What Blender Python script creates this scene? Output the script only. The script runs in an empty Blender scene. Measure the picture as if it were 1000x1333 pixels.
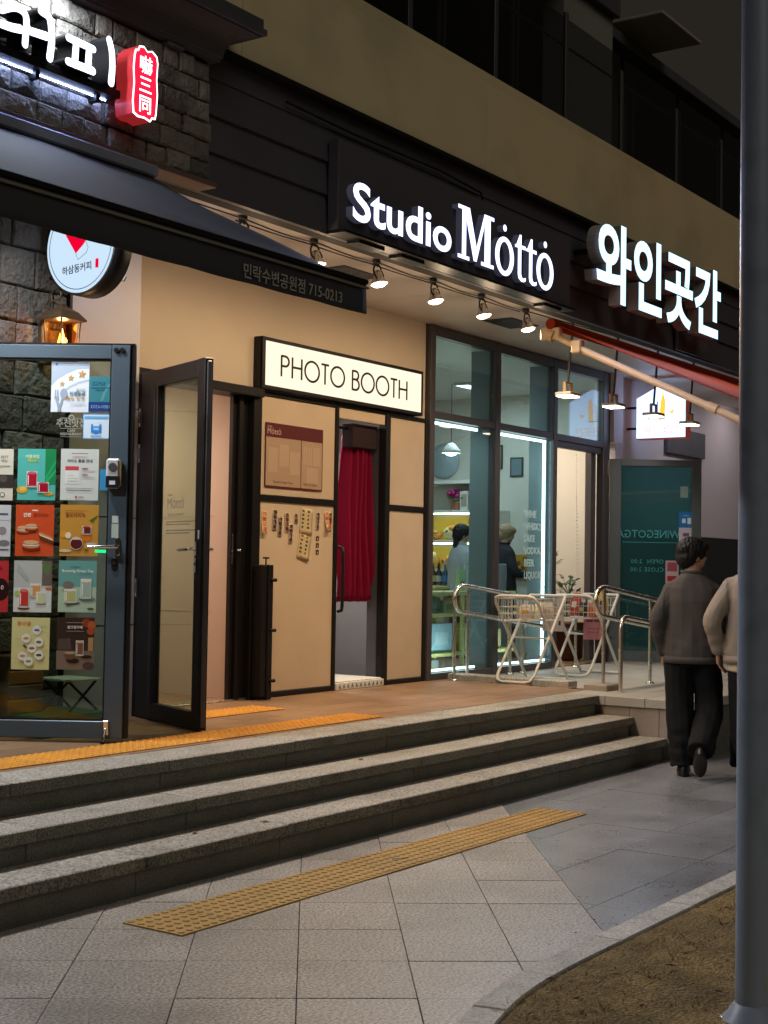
import bpy, bmesh, math, random
from mathutils import Vector, Matrix, noise
random.seed(7)
PI = math.pi
scene = bpy.context.scene
COL = scene.collection

# ------------------------------------------------------------------ camera
cam_d = bpy.data.cameras.new("camera"); cam = bpy.data.objects.new("camera", cam_d); COL.objects.link(cam)
scene.camera = cam
YAW, PITCH, ROLL = math.radians(34.477), math.radians(2.172), math.radians(0.917)
fw = Vector((math.cos(YAW) * math.cos(PITCH), math.sin(YAW) * math.cos(PITCH), math.sin(PITCH)))
rt = Vector((math.sin(YAW), -math.cos(YAW), 0)); up = rt.cross(fw)
rt2 = rt * math.cos(ROLL) + up * math.sin(ROLL); up2 = up * math.cos(ROLL) - rt * math.sin(ROLL)
cam.matrix_world = Matrix.Translation((0, 0, 1.5)) @ Matrix((rt2, up2, -fw)).transposed().to_4x4()
cam_d.sensor_fit = 'VERTICAL'; cam_d.sensor_height = 36; cam_d.lens = 36 * 1850 / 1333
cam_d.clip_start = .05; cam_d.clip_end = 500

# ------------------------------------------------------------------ night sky, glow of the street, exposure
SKY_GLOW = (.0180, .0150, .0120); SKY_NISHITA = .004
SUN_STRENGTH = .27
w = bpy.data.worlds.new("World"); scene.world = w; w.use_nodes = True
nt = w.node_tree; nt.nodes.clear()
sk = nt.nodes.new("ShaderNodeTexSky"); sk.sky_type = 'NISHITA'; sk.sun_disc = False
sk.sun_elevation = math.radians(-6); sk.sun_rotation = math.radians(200)
b1 = nt.nodes.new("ShaderNodeBackground"); b1.inputs[1].default_value = SKY_NISHITA; nt.links.new(sk.outputs[0], b1.inputs[0])
b2 = nt.nodes.new("ShaderNodeBackground"); b2.inputs[0].default_value = (*SKY_GLOW, 1); b2.inputs[1].default_value = 1
ad = nt.nodes.new("ShaderNodeAddShader"); ow = nt.nodes.new("ShaderNodeOutputWorld")
nt.links.new(b1.outputs[0], ad.inputs[0]); nt.links.new(b2.outputs[0], ad.inputs[1]); nt.links.new(ad.outputs[0], ow.inputs[0])
sd = bpy.data.lights.new("street_glow", 'SUN'); sd.energy = SUN_STRENGTH; sd.angle = math.radians(40); sd.color = (1, .92, .76)
so = bpy.data.objects.new("street_glow", sd); COL.objects.link(so)
so.rotation_euler = Vector((.30, .74, -.60)).to_track_quat('-Z', 'Y').to_euler()
vs = scene.view_settings; vs.view_transform = 'Standard'; vs.look = 'None'; vs.exposure = .12; vs.gamma = 1; vs.use_curve_mapping = False
scene.render.engine = 'CYCLES'
cy = scene.cycles
cy.use_denoising = True; cy.max_bounces = 8; cy.diffuse_bounces = 3; cy.glossy_bounces = 4; cy.transparent_max_bounces = 16
cy.sample_clamp_indirect = 4; cy.sample_clamp_direct = 0; cy.caustics_reflective = False; cy.caustics_refractive = False

# ------------------------------------------------------------------ materials
def lin(c):
    if isinstance(c, str):
        c = [int(c[i:i + 2], 16) / 255 for i in (0, 2, 4)]
        return tuple((x / 12.92 if x <= .04045 else ((x + .055) / 1.055) ** 2.4) for x in c)
    return tuple(c)
MATS = {}
def mat(name, col, rough=.6, var=.12, scale=6, metal=0, bump=0, bscale=60, rand=0, speck=0, sscale=220, spec=.5, emit=None, estr=0, stain=0, coat=0, rvar=0, bdist=.01, dirt=0, dscale=2.2, gum=0):
    if name in MATS: return MATS[name]
    m = bpy.data.materials.new(name); m.use_nodes = True; MATS[name] = m
    n = m.node_tree.nodes; L = m.node_tree.links; b = n["Principled BSDF"]
    col = lin(col)
    b.inputs["Roughness"].default_value = rough; b.inputs["Metallic"].default_value = metal
    b.inputs["Specular IOR Level"].default_value = spec
    if coat: b.inputs["Coat Weight"].default_value = coat
    if emit is not None:
        b.inputs["Emission Color"].default_value = (*lin(emit), 1); b.inputs["Emission Strength"].default_value = estr
    geo = n.new("ShaderNodeNewGeometry")
    out = None
    val = None
    def noise_(s, det=4):
        t = n.new("ShaderNodeTexNoise"); t.inputs["Scale"].default_value = s; t.inputs["Detail"].default_value = det
        L.new(geo.outputs["Position"], t.inputs["Vector"]); return t.outputs["Fac"]
    def math_(op, a, c):
        t = n.new("ShaderNodeMath"); t.operation = op
        for i, q in enumerate((a, c)):
            if hasattr(q, "is_linked"): L.new(q, t.inputs[i])
            else: t.inputs[i].default_value = q
        return t.outputs[0]
    def addv(src, amp):   # multiplies value by 1 + amp*(src-.5)*2
        nonlocal val
        f = math_('MULTIPLY_ADD', src, 2 * amp); f.node.inputs[2].default_value = 1 - amp
        val = f if val is None else math_('MULTIPLY', val, f)
    if var: addv(noise_(scale), var)
    if stain: addv(noise_(scale * .23, 6), stain)
    if speck: addv(noise_(sscale, 1), speck)
    if dirt:       # dark blotches and drips with an edge of their own
        d_ = noise_(dscale, 8); mr = n.new("ShaderNodeMapRange"); mr.inputs[1].default_value = .50; mr.inputs[2].default_value = .68; mr.inputs[3].default_value = 1; mr.inputs[4].default_value = 1 - dirt
        L.new(d_, mr.inputs[0]); val = mr.outputs[0] if val is None else math_('MULTIPLY', val, mr.outputs[0])
    if gum:        # old chewing gum and drip spots
        vo = n.new("ShaderNodeTexVoronoi"); vo.inputs["Scale"].default_value = 2.6; L.new(geo.outputs["Position"], vo.inputs["Vector"])
        mr = n.new("ShaderNodeMapRange"); mr.inputs[1].default_value = .035; mr.inputs[2].default_value = .06; mr.inputs[3].default_value = 1 - gum; mr.inputs[4].default_value = 1
        L.new(vo.outputs["Distance"], mr.inputs[0]); val = mr.outputs[0] if val is None else math_('MULTIPLY', val, mr.outputs[0])
    if rand:
        oi = n.new("ShaderNodeObjectInfo"); addv(oi.outputs["Random"], rand)
    if val is not None:
        mx = n.new("ShaderNodeMix"); mx.data_type = 'RGBA'; mx.blend_type = 'MULTIPLY'; mx.inputs[0].default_value = 1
        mx.inputs[6].default_value = (*col, 1); L.new(val, mx.inputs[7]); L.new(mx.outputs[2], b.inputs["Base Color"])
    else: b.inputs["Base Color"].default_value = (*col, 1)
    if rvar:
        r = math_('MULTIPLY_ADD', noise_(scale * .7), rvar); r.node.inputs[2].default_value = rough - rvar / 2; L.new(r, b.inputs["Roughness"])
    if bump:
        bp = n.new("ShaderNodeBump"); bp.inputs["Strength"].default_value = bump; bp.inputs["Distance"].default_value = bdist
        L.new(noise_(bscale, 3), bp.inputs["Height"]); L.new(bp.outputs[0], b.inputs["Normal"])
    return m
def glass(name, tint, refl=1.0, rough=.0):
    if name in MATS: return MATS[name]
    m = bpy.data.materials.new(name); m.use_nodes = True; MATS[name] = m
    n = m.node_tree.nodes; L = m.node_tree.links; n.clear()
    o = n.new("ShaderNodeOutputMaterial"); mx = n.new("ShaderNodeMixShader")
    t = n.new("ShaderNodeBsdfTransparent"); t.inputs[0].default_value = (*tint, 1)
    g = n.new("ShaderNodeBsdfGlossy"); g.inputs["Roughness"].default_value = rough
    lw = n.new("ShaderNodeLayerWeight")
    p = n.new("ShaderNodeMath"); p.operation = 'POWER'; L.new(lw.outputs["Facing"], p.inputs[0]); p.inputs[1].default_value = 5
    q = n.new("ShaderNodeMath"); q.operation = 'MULTIPLY_ADD'; L.new(p.outputs[0], q.inputs[0]); q.inputs[1].default_value = .96 * refl; q.inputs[2].default_value = .042 * refl
    L.new(q.outputs[0], mx.inputs[0]); L.new(t.outputs[0], mx.inputs[1]); L.new(g.outputs[0], mx.inputs[2]); L.new(mx.outputs[0], o.inputs[0])
    return m
def emit(name, col, s):
    if name in MATS: return MATS[name]
    m = bpy.data.materials.new(name); m.use_nodes = True; MATS[name] = m
    n = m.node_tree.nodes; L = m.node_tree.links; n.clear()
    o = n.new("ShaderNodeOutputMaterial"); e = n.new("ShaderNodeEmission"); e.inputs[0].default_value = (*lin(col), 1); e.inputs[1].default_value = s
    L.new(e.outputs[0], o.inputs[0]); return m
def pm(c, rough=.5):      # plain printed ink / paper of one colour
    return mat("print_" + c, c, rough, var=.03, scale=30)

M_DIRT = mat("dry grass and soil", (.27, .19, .075), .95, var=.7, scale=8, stain=.7, dirt=.45, dscale=4, speck=.9, sscale=90, bump=1, bscale=70, bdist=.03)
M_SLAB = mat("warm granite slab", (.335, .305, .28), .42, var=.14, scale=5, stain=.30, speck=1.5, sscale=85, rand=.10, dirt=.28, dscale=1.6, gum=.45, spec=.6, bump=.25, bscale=260, bdist=.002, rvar=.1)
M_SLAB2 = mat("dark polished granite slab", (.205, .215, .24), .30, var=.14, scale=5, stain=.3, speck=1.3, sscale=90, rand=.09, dirt=.25, gum=.3, bump=.14, bscale=120, bdist=.003, rvar=.2, spec=1)
M_JOINT = mat("slab joint", (.055, .048, .04), .95, var=.2, scale=20)
M_NOSE = mat("shaded granite step front", (.16, .155, .125), .75, var=.2, scale=8, stain=.35, speck=1.4, sscale=100, rand=.12, dirt=.35, dscale=5)  # slab fronts toned darker than the tops, shade put into the colour
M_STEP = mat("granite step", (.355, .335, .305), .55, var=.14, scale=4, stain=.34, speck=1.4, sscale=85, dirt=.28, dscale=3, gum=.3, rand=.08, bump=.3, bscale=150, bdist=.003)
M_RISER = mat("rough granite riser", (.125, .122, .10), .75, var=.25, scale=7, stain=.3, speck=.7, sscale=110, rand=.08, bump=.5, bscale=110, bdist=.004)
M_PAVER = mat("brown clay paver", (.265, .155, .085), .55, var=.12, scale=9, stain=.25, speck=.2, rand=.14, bump=.2, bscale=120, bdist=.002, rvar=.12)
M_KERB = mat("worn kerb granite", (.42, .40, .37), .6, var=.3, scale=14, stain=.45, speck=.8, sscale=90, rand=.08, bump=.4, bscale=120, bdist=.004)
M_TACT = mat("ochre tactile tile", (.38, .225, .055), .6, var=.18, scale=12, stain=.25, speck=.15, rand=.08)
M_TACT2 = mat("orange tactile tile", (.68, .30, .03), .5, var=.12, scale=12, stain=.2, rand=.08)
M_CREAM = mat("cream plaster", (.64, .52, .385), .75, var=.06, scale=3, stain=.12, dirt=.06, dscale=1.5, bump=.12, bscale=90, bdist=.003)
M_PALE = mat("pale plaster", (.58, .54, .55), .75, var=.05, scale=3, stain=.07, bump=.12, bscale=90, bdist=.003)
M_PARAPET = mat("beige render", (.75, .65, .40), .85, var=.06, scale=2.5, stain=.14, dirt=.16, dscale=1.1, rand=.03, bump=.3, bscale=120, bdist=.004)
M_BLACK = mat("black cladding", (.085, .083, .10), .6, var=.15, scale=3, stain=.1, rvar=.15)
M_BLACKM = mat("black painted metal", (.010, .0085, .009), .45, var=.1, scale=10, rvar=.1, spec=.3)
M_DARKM = mat("dark grey aluminium", (.075, .068, .072), .4, var=.08, scale=5, metal=.1, rvar=.1)
M_BLUEM = mat("blue grey aluminium", (.075, .105, .135), .38, var=.06, scale=5, metal=.2, rvar=.1)
M_GREYM = mat("mid grey aluminium", (.13, .155, .165), .4, var=.06, scale=5, metal=.2)
M_STONE = mat("split stone", (.21, .195, .17), .85, var=.4, scale=9, stain=.35, rand=.35, bump=.9, bscale=26, bdist=.03)
M_MORTAR = mat("dark mortar", (.035, .033, .03), .95, var=.2, scale=20)
M_CEIL = mat("soffit panel", (.62, .55, .49), .55, var=.05, scale=2, stain=.08)
M_STEEL = mat("brushed stainless steel", (.80, .76, .70), .26, var=.06, scale=30, metal=1, rvar=.12)
M_CHROME = mat("chrome", (.75, .75, .75), .15, var=0, metal=1)
M_WHITE = mat("white paint", (.75, .72, .66), .45, var=.06, scale=12)
M_CAFEFAB = mat("black awning fabric", (.048, .052, .062), .7, var=.12, scale=4, stain=.1, bump=.2, bscale=300, bdist=.001)
M_ORFAB = mat("orange awning fabric", (.27, .032, .012), .9, var=.1, scale=4, stain=.12, spec=.03)
M_TAN = mat("cream powder coated arm", (.62, .42, .24), .45, var=.06, scale=8)
M_WOOD = mat("brown wood", (.22, .11, .05), .6, var=.25, scale=14)
M_YWOOD = mat("yellow stained board", (.62, .50, .16), .6, var=.12, scale=10)
M_INNER = mat("booth inner panel", (.40, .385, .385), .6, var=.06, scale=6)
M_RED = mat("dark red velvet", (.22, .004, .032), .85, var=.15, scale=40, spec=.15)
M_POLE = mat("grey painted lamp post", (.36, .43, .58), .40, var=.1, scale=7, stain=.16, dirt=.22, dscale=7, bump=.12, bscale=40, bdist=.002)
M_SKIN = mat("skin", (.48, .27, .17), .55, var=.05, scale=30)
M_HAIR = mat("black hair", (.0045, .004, .004), .6, spec=.3, var=.3, scale=90, bump=.6, bscale=90, bdist=.004)
M_TRI = glass("shop window glass", (.565, .735, .83), 1.5)
M_GLASS = glass("door glass", (.70, .80, .74), 1.2)
M_GLASS2 = glass("smoky balcony glass", (.55, .57, .58), .8)
M_TEALG = glass("teal tinted door glass", (.34, .60, .62), 2.2)
def film(m, col, fac):       # frosted film on a pane: part of the light is scattered
    n = m.node_tree.nodes; L = m.node_tree.links; o = [q for q in n if q.type == 'OUTPUT_MATERIAL'][0]; src = o.inputs[0].links[0].from_socket
    d = n.new("ShaderNodeBsdfDiffuse"); d.inputs[0].default_value = (*col, 1); t = n.new("ShaderNodeBsdfTranslucent"); t.inputs[0].default_value = (*col, 1)
    a = n.new("ShaderNodeAddShader"); L.new(d.outputs[0], a.inputs[0]); L.new(t.outputs[0], a.inputs[1])
    mx = n.new("ShaderNodeMixShader"); mx.inputs[0].default_value = fac; L.new(src, mx.inputs[1]); L.new(a.outputs[0], mx.inputs[2]); L.new(mx.outputs[0], o.inputs[0])
film(M_TEALG, (.05, .17, .18), .24)
def vinyl(name, col):        # white cut vinyl on glass, glows when lit from behind
    m = bpy.data.materials.new(name); m.use_nodes = True; n = m.node_tree.nodes; L = m.node_tree.links; n.clear()
    o = n.new("ShaderNodeOutputMaterial"); d = n.new("ShaderNodeBsdfDiffuse"); t = n.new("ShaderNodeBsdfTranslucent"); mx = n.new("ShaderNodeMixShader"); mx.inputs[0].default_value = .8
    d.inputs[0].default_value = t.inputs[0].default_value = (*col, 1); L.new(d.outputs[0], mx.inputs[1]); L.new(t.outputs[0], mx.inputs[2]); L.new(mx.outputs[0], o.inputs[0]); return m
M_VINYL = vinyl("white vinyl", (.85, .88, .86))
E_COOL = emit("cool white sign face", (.86, .93, 1.0), 5.0)
E_BLUEW = emit("blue white sign face", (.70, .76, 1.0), 3.2)
E_LED = emit("white led strip", (1.0, 1.0, .82), 8)
E_WARM = emit("warm lamp face", (1.0, .80, .52), 22.0)
E_FLOOD = emit("flood lamp face", (1.0, .88, .66), 10.0)
E_BOOTH = emit("warm lightbox face", (1.0, .86, .64), 1.14)

# ------------------------------------------------------------------ mesh helpers
I4 = Matrix.Identity(4)
def frame(o, x, y, z):
    return Matrix.Translation(o) @ Matrix((Vector(x), Vector(y), Vector(z))).transposed().to_4x4()
def wallF(x, y, z):          # a wall facing the street: local x right, y up, z out
    return frame((x, y, z), (1, 0, 0), (0, 0, 1), (0, -1, 0))
class MB:
    def __init__(s): s.v = []; s.f = []; s.k = []; s.ms = []; s.sm = []
    def add(s, vs_, fs, m, M=I4, smooth=False):
        if m not in s.ms: s.ms.append(m)
        k = s.ms.index(m); o = len(s.v)
        flip = M.to_3x3().determinant() < 0
        s.v += [M @ Vector(p) for p in vs_]
        for f in fs:
            f = [i + o for i in f]
            s.f.append(f[::-1] if flip else f); s.k.append(k); s.sm.append(smooth)
        return s
    def box(s, a, b, m, M=I4, bev=0):
        x0, y0, z0 = [min(p, q) for p, q in zip(a, b)]; x1, y1, z1 = [max(p, q) for p, q in zip(a, b)]
        e = min(bev, .45 * min(x1 - x0, y1 - y0, z1 - z0))
        if e <= 0:
            v = [(x, y, z) for z in (z0, z1) for y in (y0, y1) for x in (x0, x1)]
            return s.add(v, [(0, 2, 3, 1), (4, 5, 7, 6), (0, 1, 5, 4), (2, 6, 7, 3), (0, 4, 6, 2), (1, 3, 7, 5)], m, M)
        v = []; id_ = {}
        for sx in (0, 1):
            for sy in (0, 1):
                for sz in (0, 1):
                    c = ((x0, x1)[sx], (y0, y1)[sy], (z0, z1)[sz]); g = (1 - 2 * sx, 1 - 2 * sy, 1 - 2 * sz)
                    for ax in range(3):
                        id_[(sx, sy, sz, ax)] = len(v)
                        v.append(tuple(c[i] + (0 if i == ax else g[i] * e) for i in range(3)))
        f = []
        for ax in range(3):
            o1, o2 = [i for i in range(3) if i != ax]
            for sgn in (0, 1):
                q = []
                for p, r in ((0, 0), (1, 0), (1, 1), (0, 1)):
                    t = [0, 0, 0]; t[ax] = sgn; t[o1] = p; t[o2] = r; q.append(id_[(*t, ax)])
                if (sgn == 1) != (ax != 1): q = q[::-1]
                f.append(q)
        for ax in range(3):      # edges along ax
            o1, o2 = [i for i in range(3) if i != ax]
            for p in (0, 1):
                for r in (0, 1):
                    A = [0, 0, 0]; A[o1] = p; A[o2] = r; B = A[:]; B[ax] = 1
                    f.append([id_[(*A, o1)], id_[(*B, o1)], id_[(*B, o2)], id_[(*A, o2)]])
        for sx in (0, 1):
            for sy in (0, 1):
                for sz in (0, 1): f.append([id_[(sx, sy, sz, i)] for i in range(3)])
        c = Vector(((x0 + x1) / 2, (y0 + y1) / 2, (z0 + z1) / 2)); g = []
        for q in f:
            P = [Vector(v[i]) for i in q]; n_ = (P[1] - P[0]).cross(P[2] - P[0])
            g.append(q if n_.dot(sum(P, Vector()) / len(P) - c) > 0 else q[::-1])
        return s.add(v, g, m, M)
    def prism(s, poly, z0, z1, m, M=I4, bev=0):      # polygon in local xy, extruded z0..z1, top edge chamfered by bev
        ar = sum(a[0] * b[1] - b[0] * a[1] for a, b in zip(poly, poly[1:] + poly[:1]))
        if ar < 0: poly = poly[::-1]
        n_ = len(poly)
        rings = [[(x, y, z0) for x, y in poly]]
        if bev:
            rings.append([(x, y, z1 - bev) for x, y in poly])
            ins = []
            for i in range(n_):
                p0, p1, p2 = Vector(poly[i - 1]), Vector(poly[i]), Vector(poly[(i + 1) % n_])
                d1 = (p1 - p0).normalized(); d2 = (p2 - p1).normalized()
                n1 = Vector((-d1.y, d1.x)); n2 = Vector((-d2.y, d2.x)); h = n1 + n2
                h = h / max(.5, h.dot(h) / 2); q = p1 + h * bev; ins.append((q.x, q.y, z1))
            rings.append(ins)
        else: rings.append([(x, y, z1) for x, y in poly])
        v = sum(rings, []); f = [list(range(n_))[::-1], [i + n_ * (len(rings) - 1) for i in range(n_)]]
        for r in range(len(rings) - 1):
            for i in range(n_):
                j = (i + 1) % n_; f.append([r * n_ + i, r * n_ + j, (r + 1) * n_ + j, (r + 1) * n_ + i])
        return s.add(v, f, m, M)
    def tube(s, pts, r, m, n=8, M=I4, closed=False, ry=None, smooth=True):
        P = [Vector(p) for p in pts]; N = len(P)
        R = r if isinstance(r, (list, tuple)) else [r] * N
        T = []
        for i in range(N):
            if closed: t = P[(i + 1) % N] - P[i - 1]
            else: t = P[min(i + 1, N - 1)] - P[max(i - 1, 0)]
            T.append(t.normalized())
        a = Vector((0, 0, 1)) if abs(T[0].z) < .9 else Vector((1, 0, 0))
        u = T[0].cross(a).normalized(); v = []; f = []
        for i in range(N):
            u = (u - T[i] * u.dot(T[i])).normalized(); w_ = T[i].cross(u)
            for k in range(n):
                a_ = 2 * PI * k / n; v.append(P[i] + u * (R[i] * math.cos(a_)) + w_ * ((ry or R[i]) * math.sin(a_)))
        for i in range(N if closed else N - 1):
            for k in range(n):
                j = (i + 1) % N; f.append([i * n + k, i * n + (k + 1) % n, j * n + (k + 1) % n, j * n + k])
        s.add(v, f, m, M, smooth)
        if not closed: s.add(v, [list(range(n))[::-1], [(N - 1) * n + k for k in range(n)]], m, M)
        return s
    def lathe(s, prof, m, M=I4, n=20, smooth=True):     # profile [(r, z)] turned about local z
        v = []; f = []
        for r, z in prof:
            for k in range(n): v.append((r * math.cos(2 * PI * k / n), r * math.sin(2 * PI * k / n), z))
        for i in range(len(prof) - 1):
            for k in range(n): f.append([i * n + k, i * n + (k + 1) % n, (i + 1) * n + (k + 1) % n, (i + 1) * n + k])
        s.add(v, f, m, M, smooth)
        return s.add(v, [list(range(n))[::-1], [(len(prof) - 1) * n + k for k in range(n)]], m, M)
    def ball(s, c, r, m, M=I4, n=10, seg=7):
        if not isinstance(r, (tuple, list)): r = (r, r, r)
        v = []; f = []
        for i in range(seg + 1):
            a = PI * i / seg
            for k in range(n):
                v.append((c[0] + r[0] * math.sin(a) * math.cos(2 * PI * k / n), c[1] + r[1] * math.sin(a) * math.sin(2 * PI * k / n), c[2] - r[2] * math.cos(a)))
        for i in range(seg):
            for k in range(n): f.append([i * n + k, i * n + (k + 1) % n, (i + 1) * n + (k + 1) % n, (i + 1) * n + k])
        return s.add(v, f, m, M, True)
    def disc(s, c, rx, ry, m, M=I4, z=.0008, n=20):
        return s.prism([(c[0] + rx * math.cos(2 * PI * k / n), c[1] + ry * math.sin(2 * PI * k / n)) for k in range(n)], 0, z, m, M)
    def rect(s, x0, y0, x1, y1, m, M=I4, z=.0008, z0=0): return s.box((x0, y0, z0), (x1, y1, z), m, M)
    def text(s, body, size, m, M=I4, depth=.0008, off=0, align='LEFT', res=2, sx=1, side=None, space=1, shear=0):
        c = bpy.data.curves.new("t", 'FONT'); c.body = body; c.size = size; c.extrude = depth / 2; c.offset = off; c.align_x = align
        c.resolution_u = res; c.space_character = space; c.shear = shear
        o = bpy.data.objects.new("t", c); COL.objects.link(o)
        dg = bpy.context.evaluated_depsgraph_get(); me = o.evaluated_get(dg).to_mesh()
        v = [(p.co.x * sx, p.co.y, p.co.z + depth / 2) for p in me.vertices]
        front = []; sides = []
        for p in me.polygons: (front if p.normal.z > .5 else sides).append(list(p.vertices))
        if side: s.add(v, front, m, M); s.add(v, sides, side, M)
        else: s.add(v, front + sides, m, M)
        o.evaluated_get(dg).to_mesh_clear(); bpy.data.objects.remove(o); bpy.data.curves.remove(c); return s
    def sheet(s, fn, nu, nv, m, th=0, M=I4, smooth=True):      # grid fn(u,v)->point, with thickness th along its normal
        P = [[Vector(fn(i / nu, j / nv)) for j in range(nv + 1)] for i in range(nu + 1)]
        def nrm(i, j):
            a = P[min(i + 1, nu)][j] - P[max(i - 1, 0)][j]; b = P[i][min(j + 1, nv)] - P[i][max(j - 1, 0)]
            return a.cross(b).normalized()
        v = [P[i][j] for i in range(nu + 1) for j in range(nv + 1)]; W = nv + 1; n0 = len(v)
        f = [[i * W + j, (i + 1) * W + j, (i + 1) * W + j + 1, i * W + j + 1] for i in range(nu) for j in range(nv)]
        if th:
            v += [P[i][j] - nrm(i, j) * th for i in range(nu + 1) for j in range(nv + 1)]
            f += [[n0 + q for q in g[::-1]] for g in f]
            e = [(i * W, (i + 1) * W) for i in range(nu)] + [((i + 1) * W + nv, i * W + nv) for i in range(nu)] + [(j + 1, j) for j in range(nv)] + [(nu * W + j, nu * W + j + 1) for j in range(nv)]
            f += [[b_, a_, a_ + n0, b_ + n0] for a_, b_ in e]
        return s.add(v, f, m, M, smooth)
    def mesh(s, name, org=(0, 0, 0)):
        me = bpy.data.meshes.new(name); o = Vector(org)
        me.from_pydata([tuple(p - o) for p in s.v], [], s.f)
        for m in s.ms: me.materials.append(m)
        me.polygons.foreach_set("material_index", s.k); me.polygons.foreach_set("use_smooth", s.sm); me.update()
        return me
    def build(s, name, parent=None, label=None, cat=None, group=None, kind=None):
        if parent is not None: org = wloc(parent)
        else:
            xs = [p.x for p in s.v]; ys = [p.y for p in s.v]; zs = [p.z for p in s.v]
            org = Vector(((min(xs) + max(xs)) / 2, (min(ys) + max(ys)) / 2, min(zs)))
        o = bpy.data.objects.new(name, s.mesh(name, org)); COL.objects.link(o)
        if parent is not None: o.parent = parent
        else: o.location = org
        return tag(o, label, cat, group, kind)
def wloc(o):
    l = Vector((0, 0, 0))
    while o is not None: l = l + o.location; o = o.parent
    return l
def tag(o, label=None, cat=None, group=None, kind=None):
    if label: o["label"] = label
    if cat: o["category"] = cat
    if group: o["group"] = group
    if kind: o["kind"] = kind
    return o
def thing(name, loc, label, cat, group=None, kind=None):
    o = bpy.data.objects.new(name, None); COL.objects.link(o); o.location = loc; o.empty_display_size = .1
    return tag(o, label, cat, group, kind)
def structure(name, loc=(0, 0, 0)):
    o = bpy.data.objects.new(name, None); COL.objects.link(o); o.location = loc; o["kind"] = "structure"; return o
def inst(name, me, parent, loc, rot=None):     # one more object on shared mesh data
    o = bpy.data.objects.new(name, me); COL.objects.link(o); o.parent = parent
    o.location = Vector(loc) - wloc(parent)
    if rot: o.rotation_euler = rot
    return o
def copy_thing(src, loc, label=None):
    def cp(o, par):
        c = o.copy(); COL.objects.link(c); c.parent = par
        for ch in [k for k in src_all if k.parent is o]: cp(ch, c)
        return c
    src_all = [k for k in COL.objects if k.parent is not None]
    r = cp(src, None); r.location = loc
    if label: r["label"] = label
    return r
def lamp(kind, loc, energy, col, aim=None, size=.05, angle=100, blend=.7):
    d = bpy.data.lights.new("lamp", kind); d.energy = energy; d.color = col
    if kind == 'AREA': d.size = size
    else: d.shadow_soft_size = size
    if kind == 'SPOT': d.spot_size = math.radians(angle); d.spot_blend = blend
    o = bpy.data.objects.new("lamp", d); COL.objects.link(o); o.location = loc
    if aim is not None: o.rotation_euler = Vector(aim).to_track_quat('-Z', 'Y').to_euler()
    return o
def arc(c, r, a0, a1, n, ax='xz'):
    out = []
    for i in range(n + 1):
        a = math.radians(a0 + (a1 - a0) * i / n); p, q = r * math.cos(a), r * math.sin(a)
        out.append((c[0] + p, c[1], c[2] + q) if ax == 'xz' else (c[0] + p, c[1] + q, c[2]) if ax == 'xy' else (c[0], c[1] + p, c[2] + q))
    return out
def clip(poly, n, d):       # keep the part of a polygon where n.p <= d
    out = []
    for a, b in zip(poly, poly[1:] + poly[:1]):
        fa = n[0] * a[0] + n[1] * a[1] - d; fb = n[0] * b[0] + n[1] * b[1] - d
        if fa <= 0: out.append(a)
        if fa * fb < 0:
            t = fa / (fa - fb); out.append((a[0] + (b[0] - a[0]) * t, a[1] + (b[1] - a[1]) * t))
    return out

# ================================================================== GROUND
Z_PLAT = .474
ground = MB().box((-40, -40, -.30), (60, 60, -.06), M_DIRT).build("ground", kind="structure")
# planted strip of dry grass and soil in front of the kerb
kerb_out = [(-6, -9), (1.9, -6), (2.45, -1.2), (2.66, .6), (2.92, 1.35), (3.28, 1.86), (3.72, 2.18), (4.134, 2.347), (4.687, 2.438), (5.48, 2.45), (6.5, 2.45), (8, 2.45), (12, 2.45), (20, 2.45), (34, 2.45)]
def resample(pts, step):
    out = [pts[0]]
    for a, b in zip(pts[:-1], pts[1:]):
        L_ = math.hypot(b[0] - a[0], b[1] - a[1]); k = max(1, round(L_ / step))
        for i in range(1, k + 1): out.append((a[0] + (b[0] - a[0]) * i / k, a[1] + (b[1] - a[1]) * i / k))
    return out
def cat_(P, k=5):
    out = []
    P = [P[0]] + P + [P[-1]]
    for i in range(1, len(P) - 2):
        for j in range(k):
            t = j / k; a, b, c, d = P[i - 1:i + 3]
            out.append(tuple(.5 * (2 * b[q] + (c[q] - a[q]) * t + (2 * a[q] - 5 * b[q] + 4 * c[q] - d[q]) * t * t + (3 * b[q] - a[q] - 3 * c[q] + d[q]) * t ** 3) for q in (0, 1)))
    return out + [P[-2]]
kr = resample(cat_(kerb_out), .2)
strip = MB()
v = []; f = []
NR = 26
for i, p in enumerate(kr):
    for j in range(NR):
        t = (j / (NR - 1)) ** 1.6; y = p[1] - .005 + ((-9 - p[1]) * t if p[1] > -6 else 0) * 1.0
        x = p[0] + (6 * t if p[0] < 4 else 0)
        z = .004 + min(1, t * 60) * .012 * abs(noise.noise((x * 1.7, y * 1.7, 3))) + .012 * min(1, t * 30)
        v.append((x, y, z))
for i in range(len(kr) - 1):
    for j in range(NR - 1): f.append([i * NR + j, i * NR + j + 1, (i + 1) * NR + j + 1, (i + 1) * NR + j])
strip.add(v, f, M_DIRT, smooth=True)
o = strip.build("soil_strip", kind="structure")
M_GRASS = mat("dry straw grass", (.30, .20, .075), .9, var=.5, scale=14, stain=.4)
gb = MB(); rg = random.Random(3)
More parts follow.
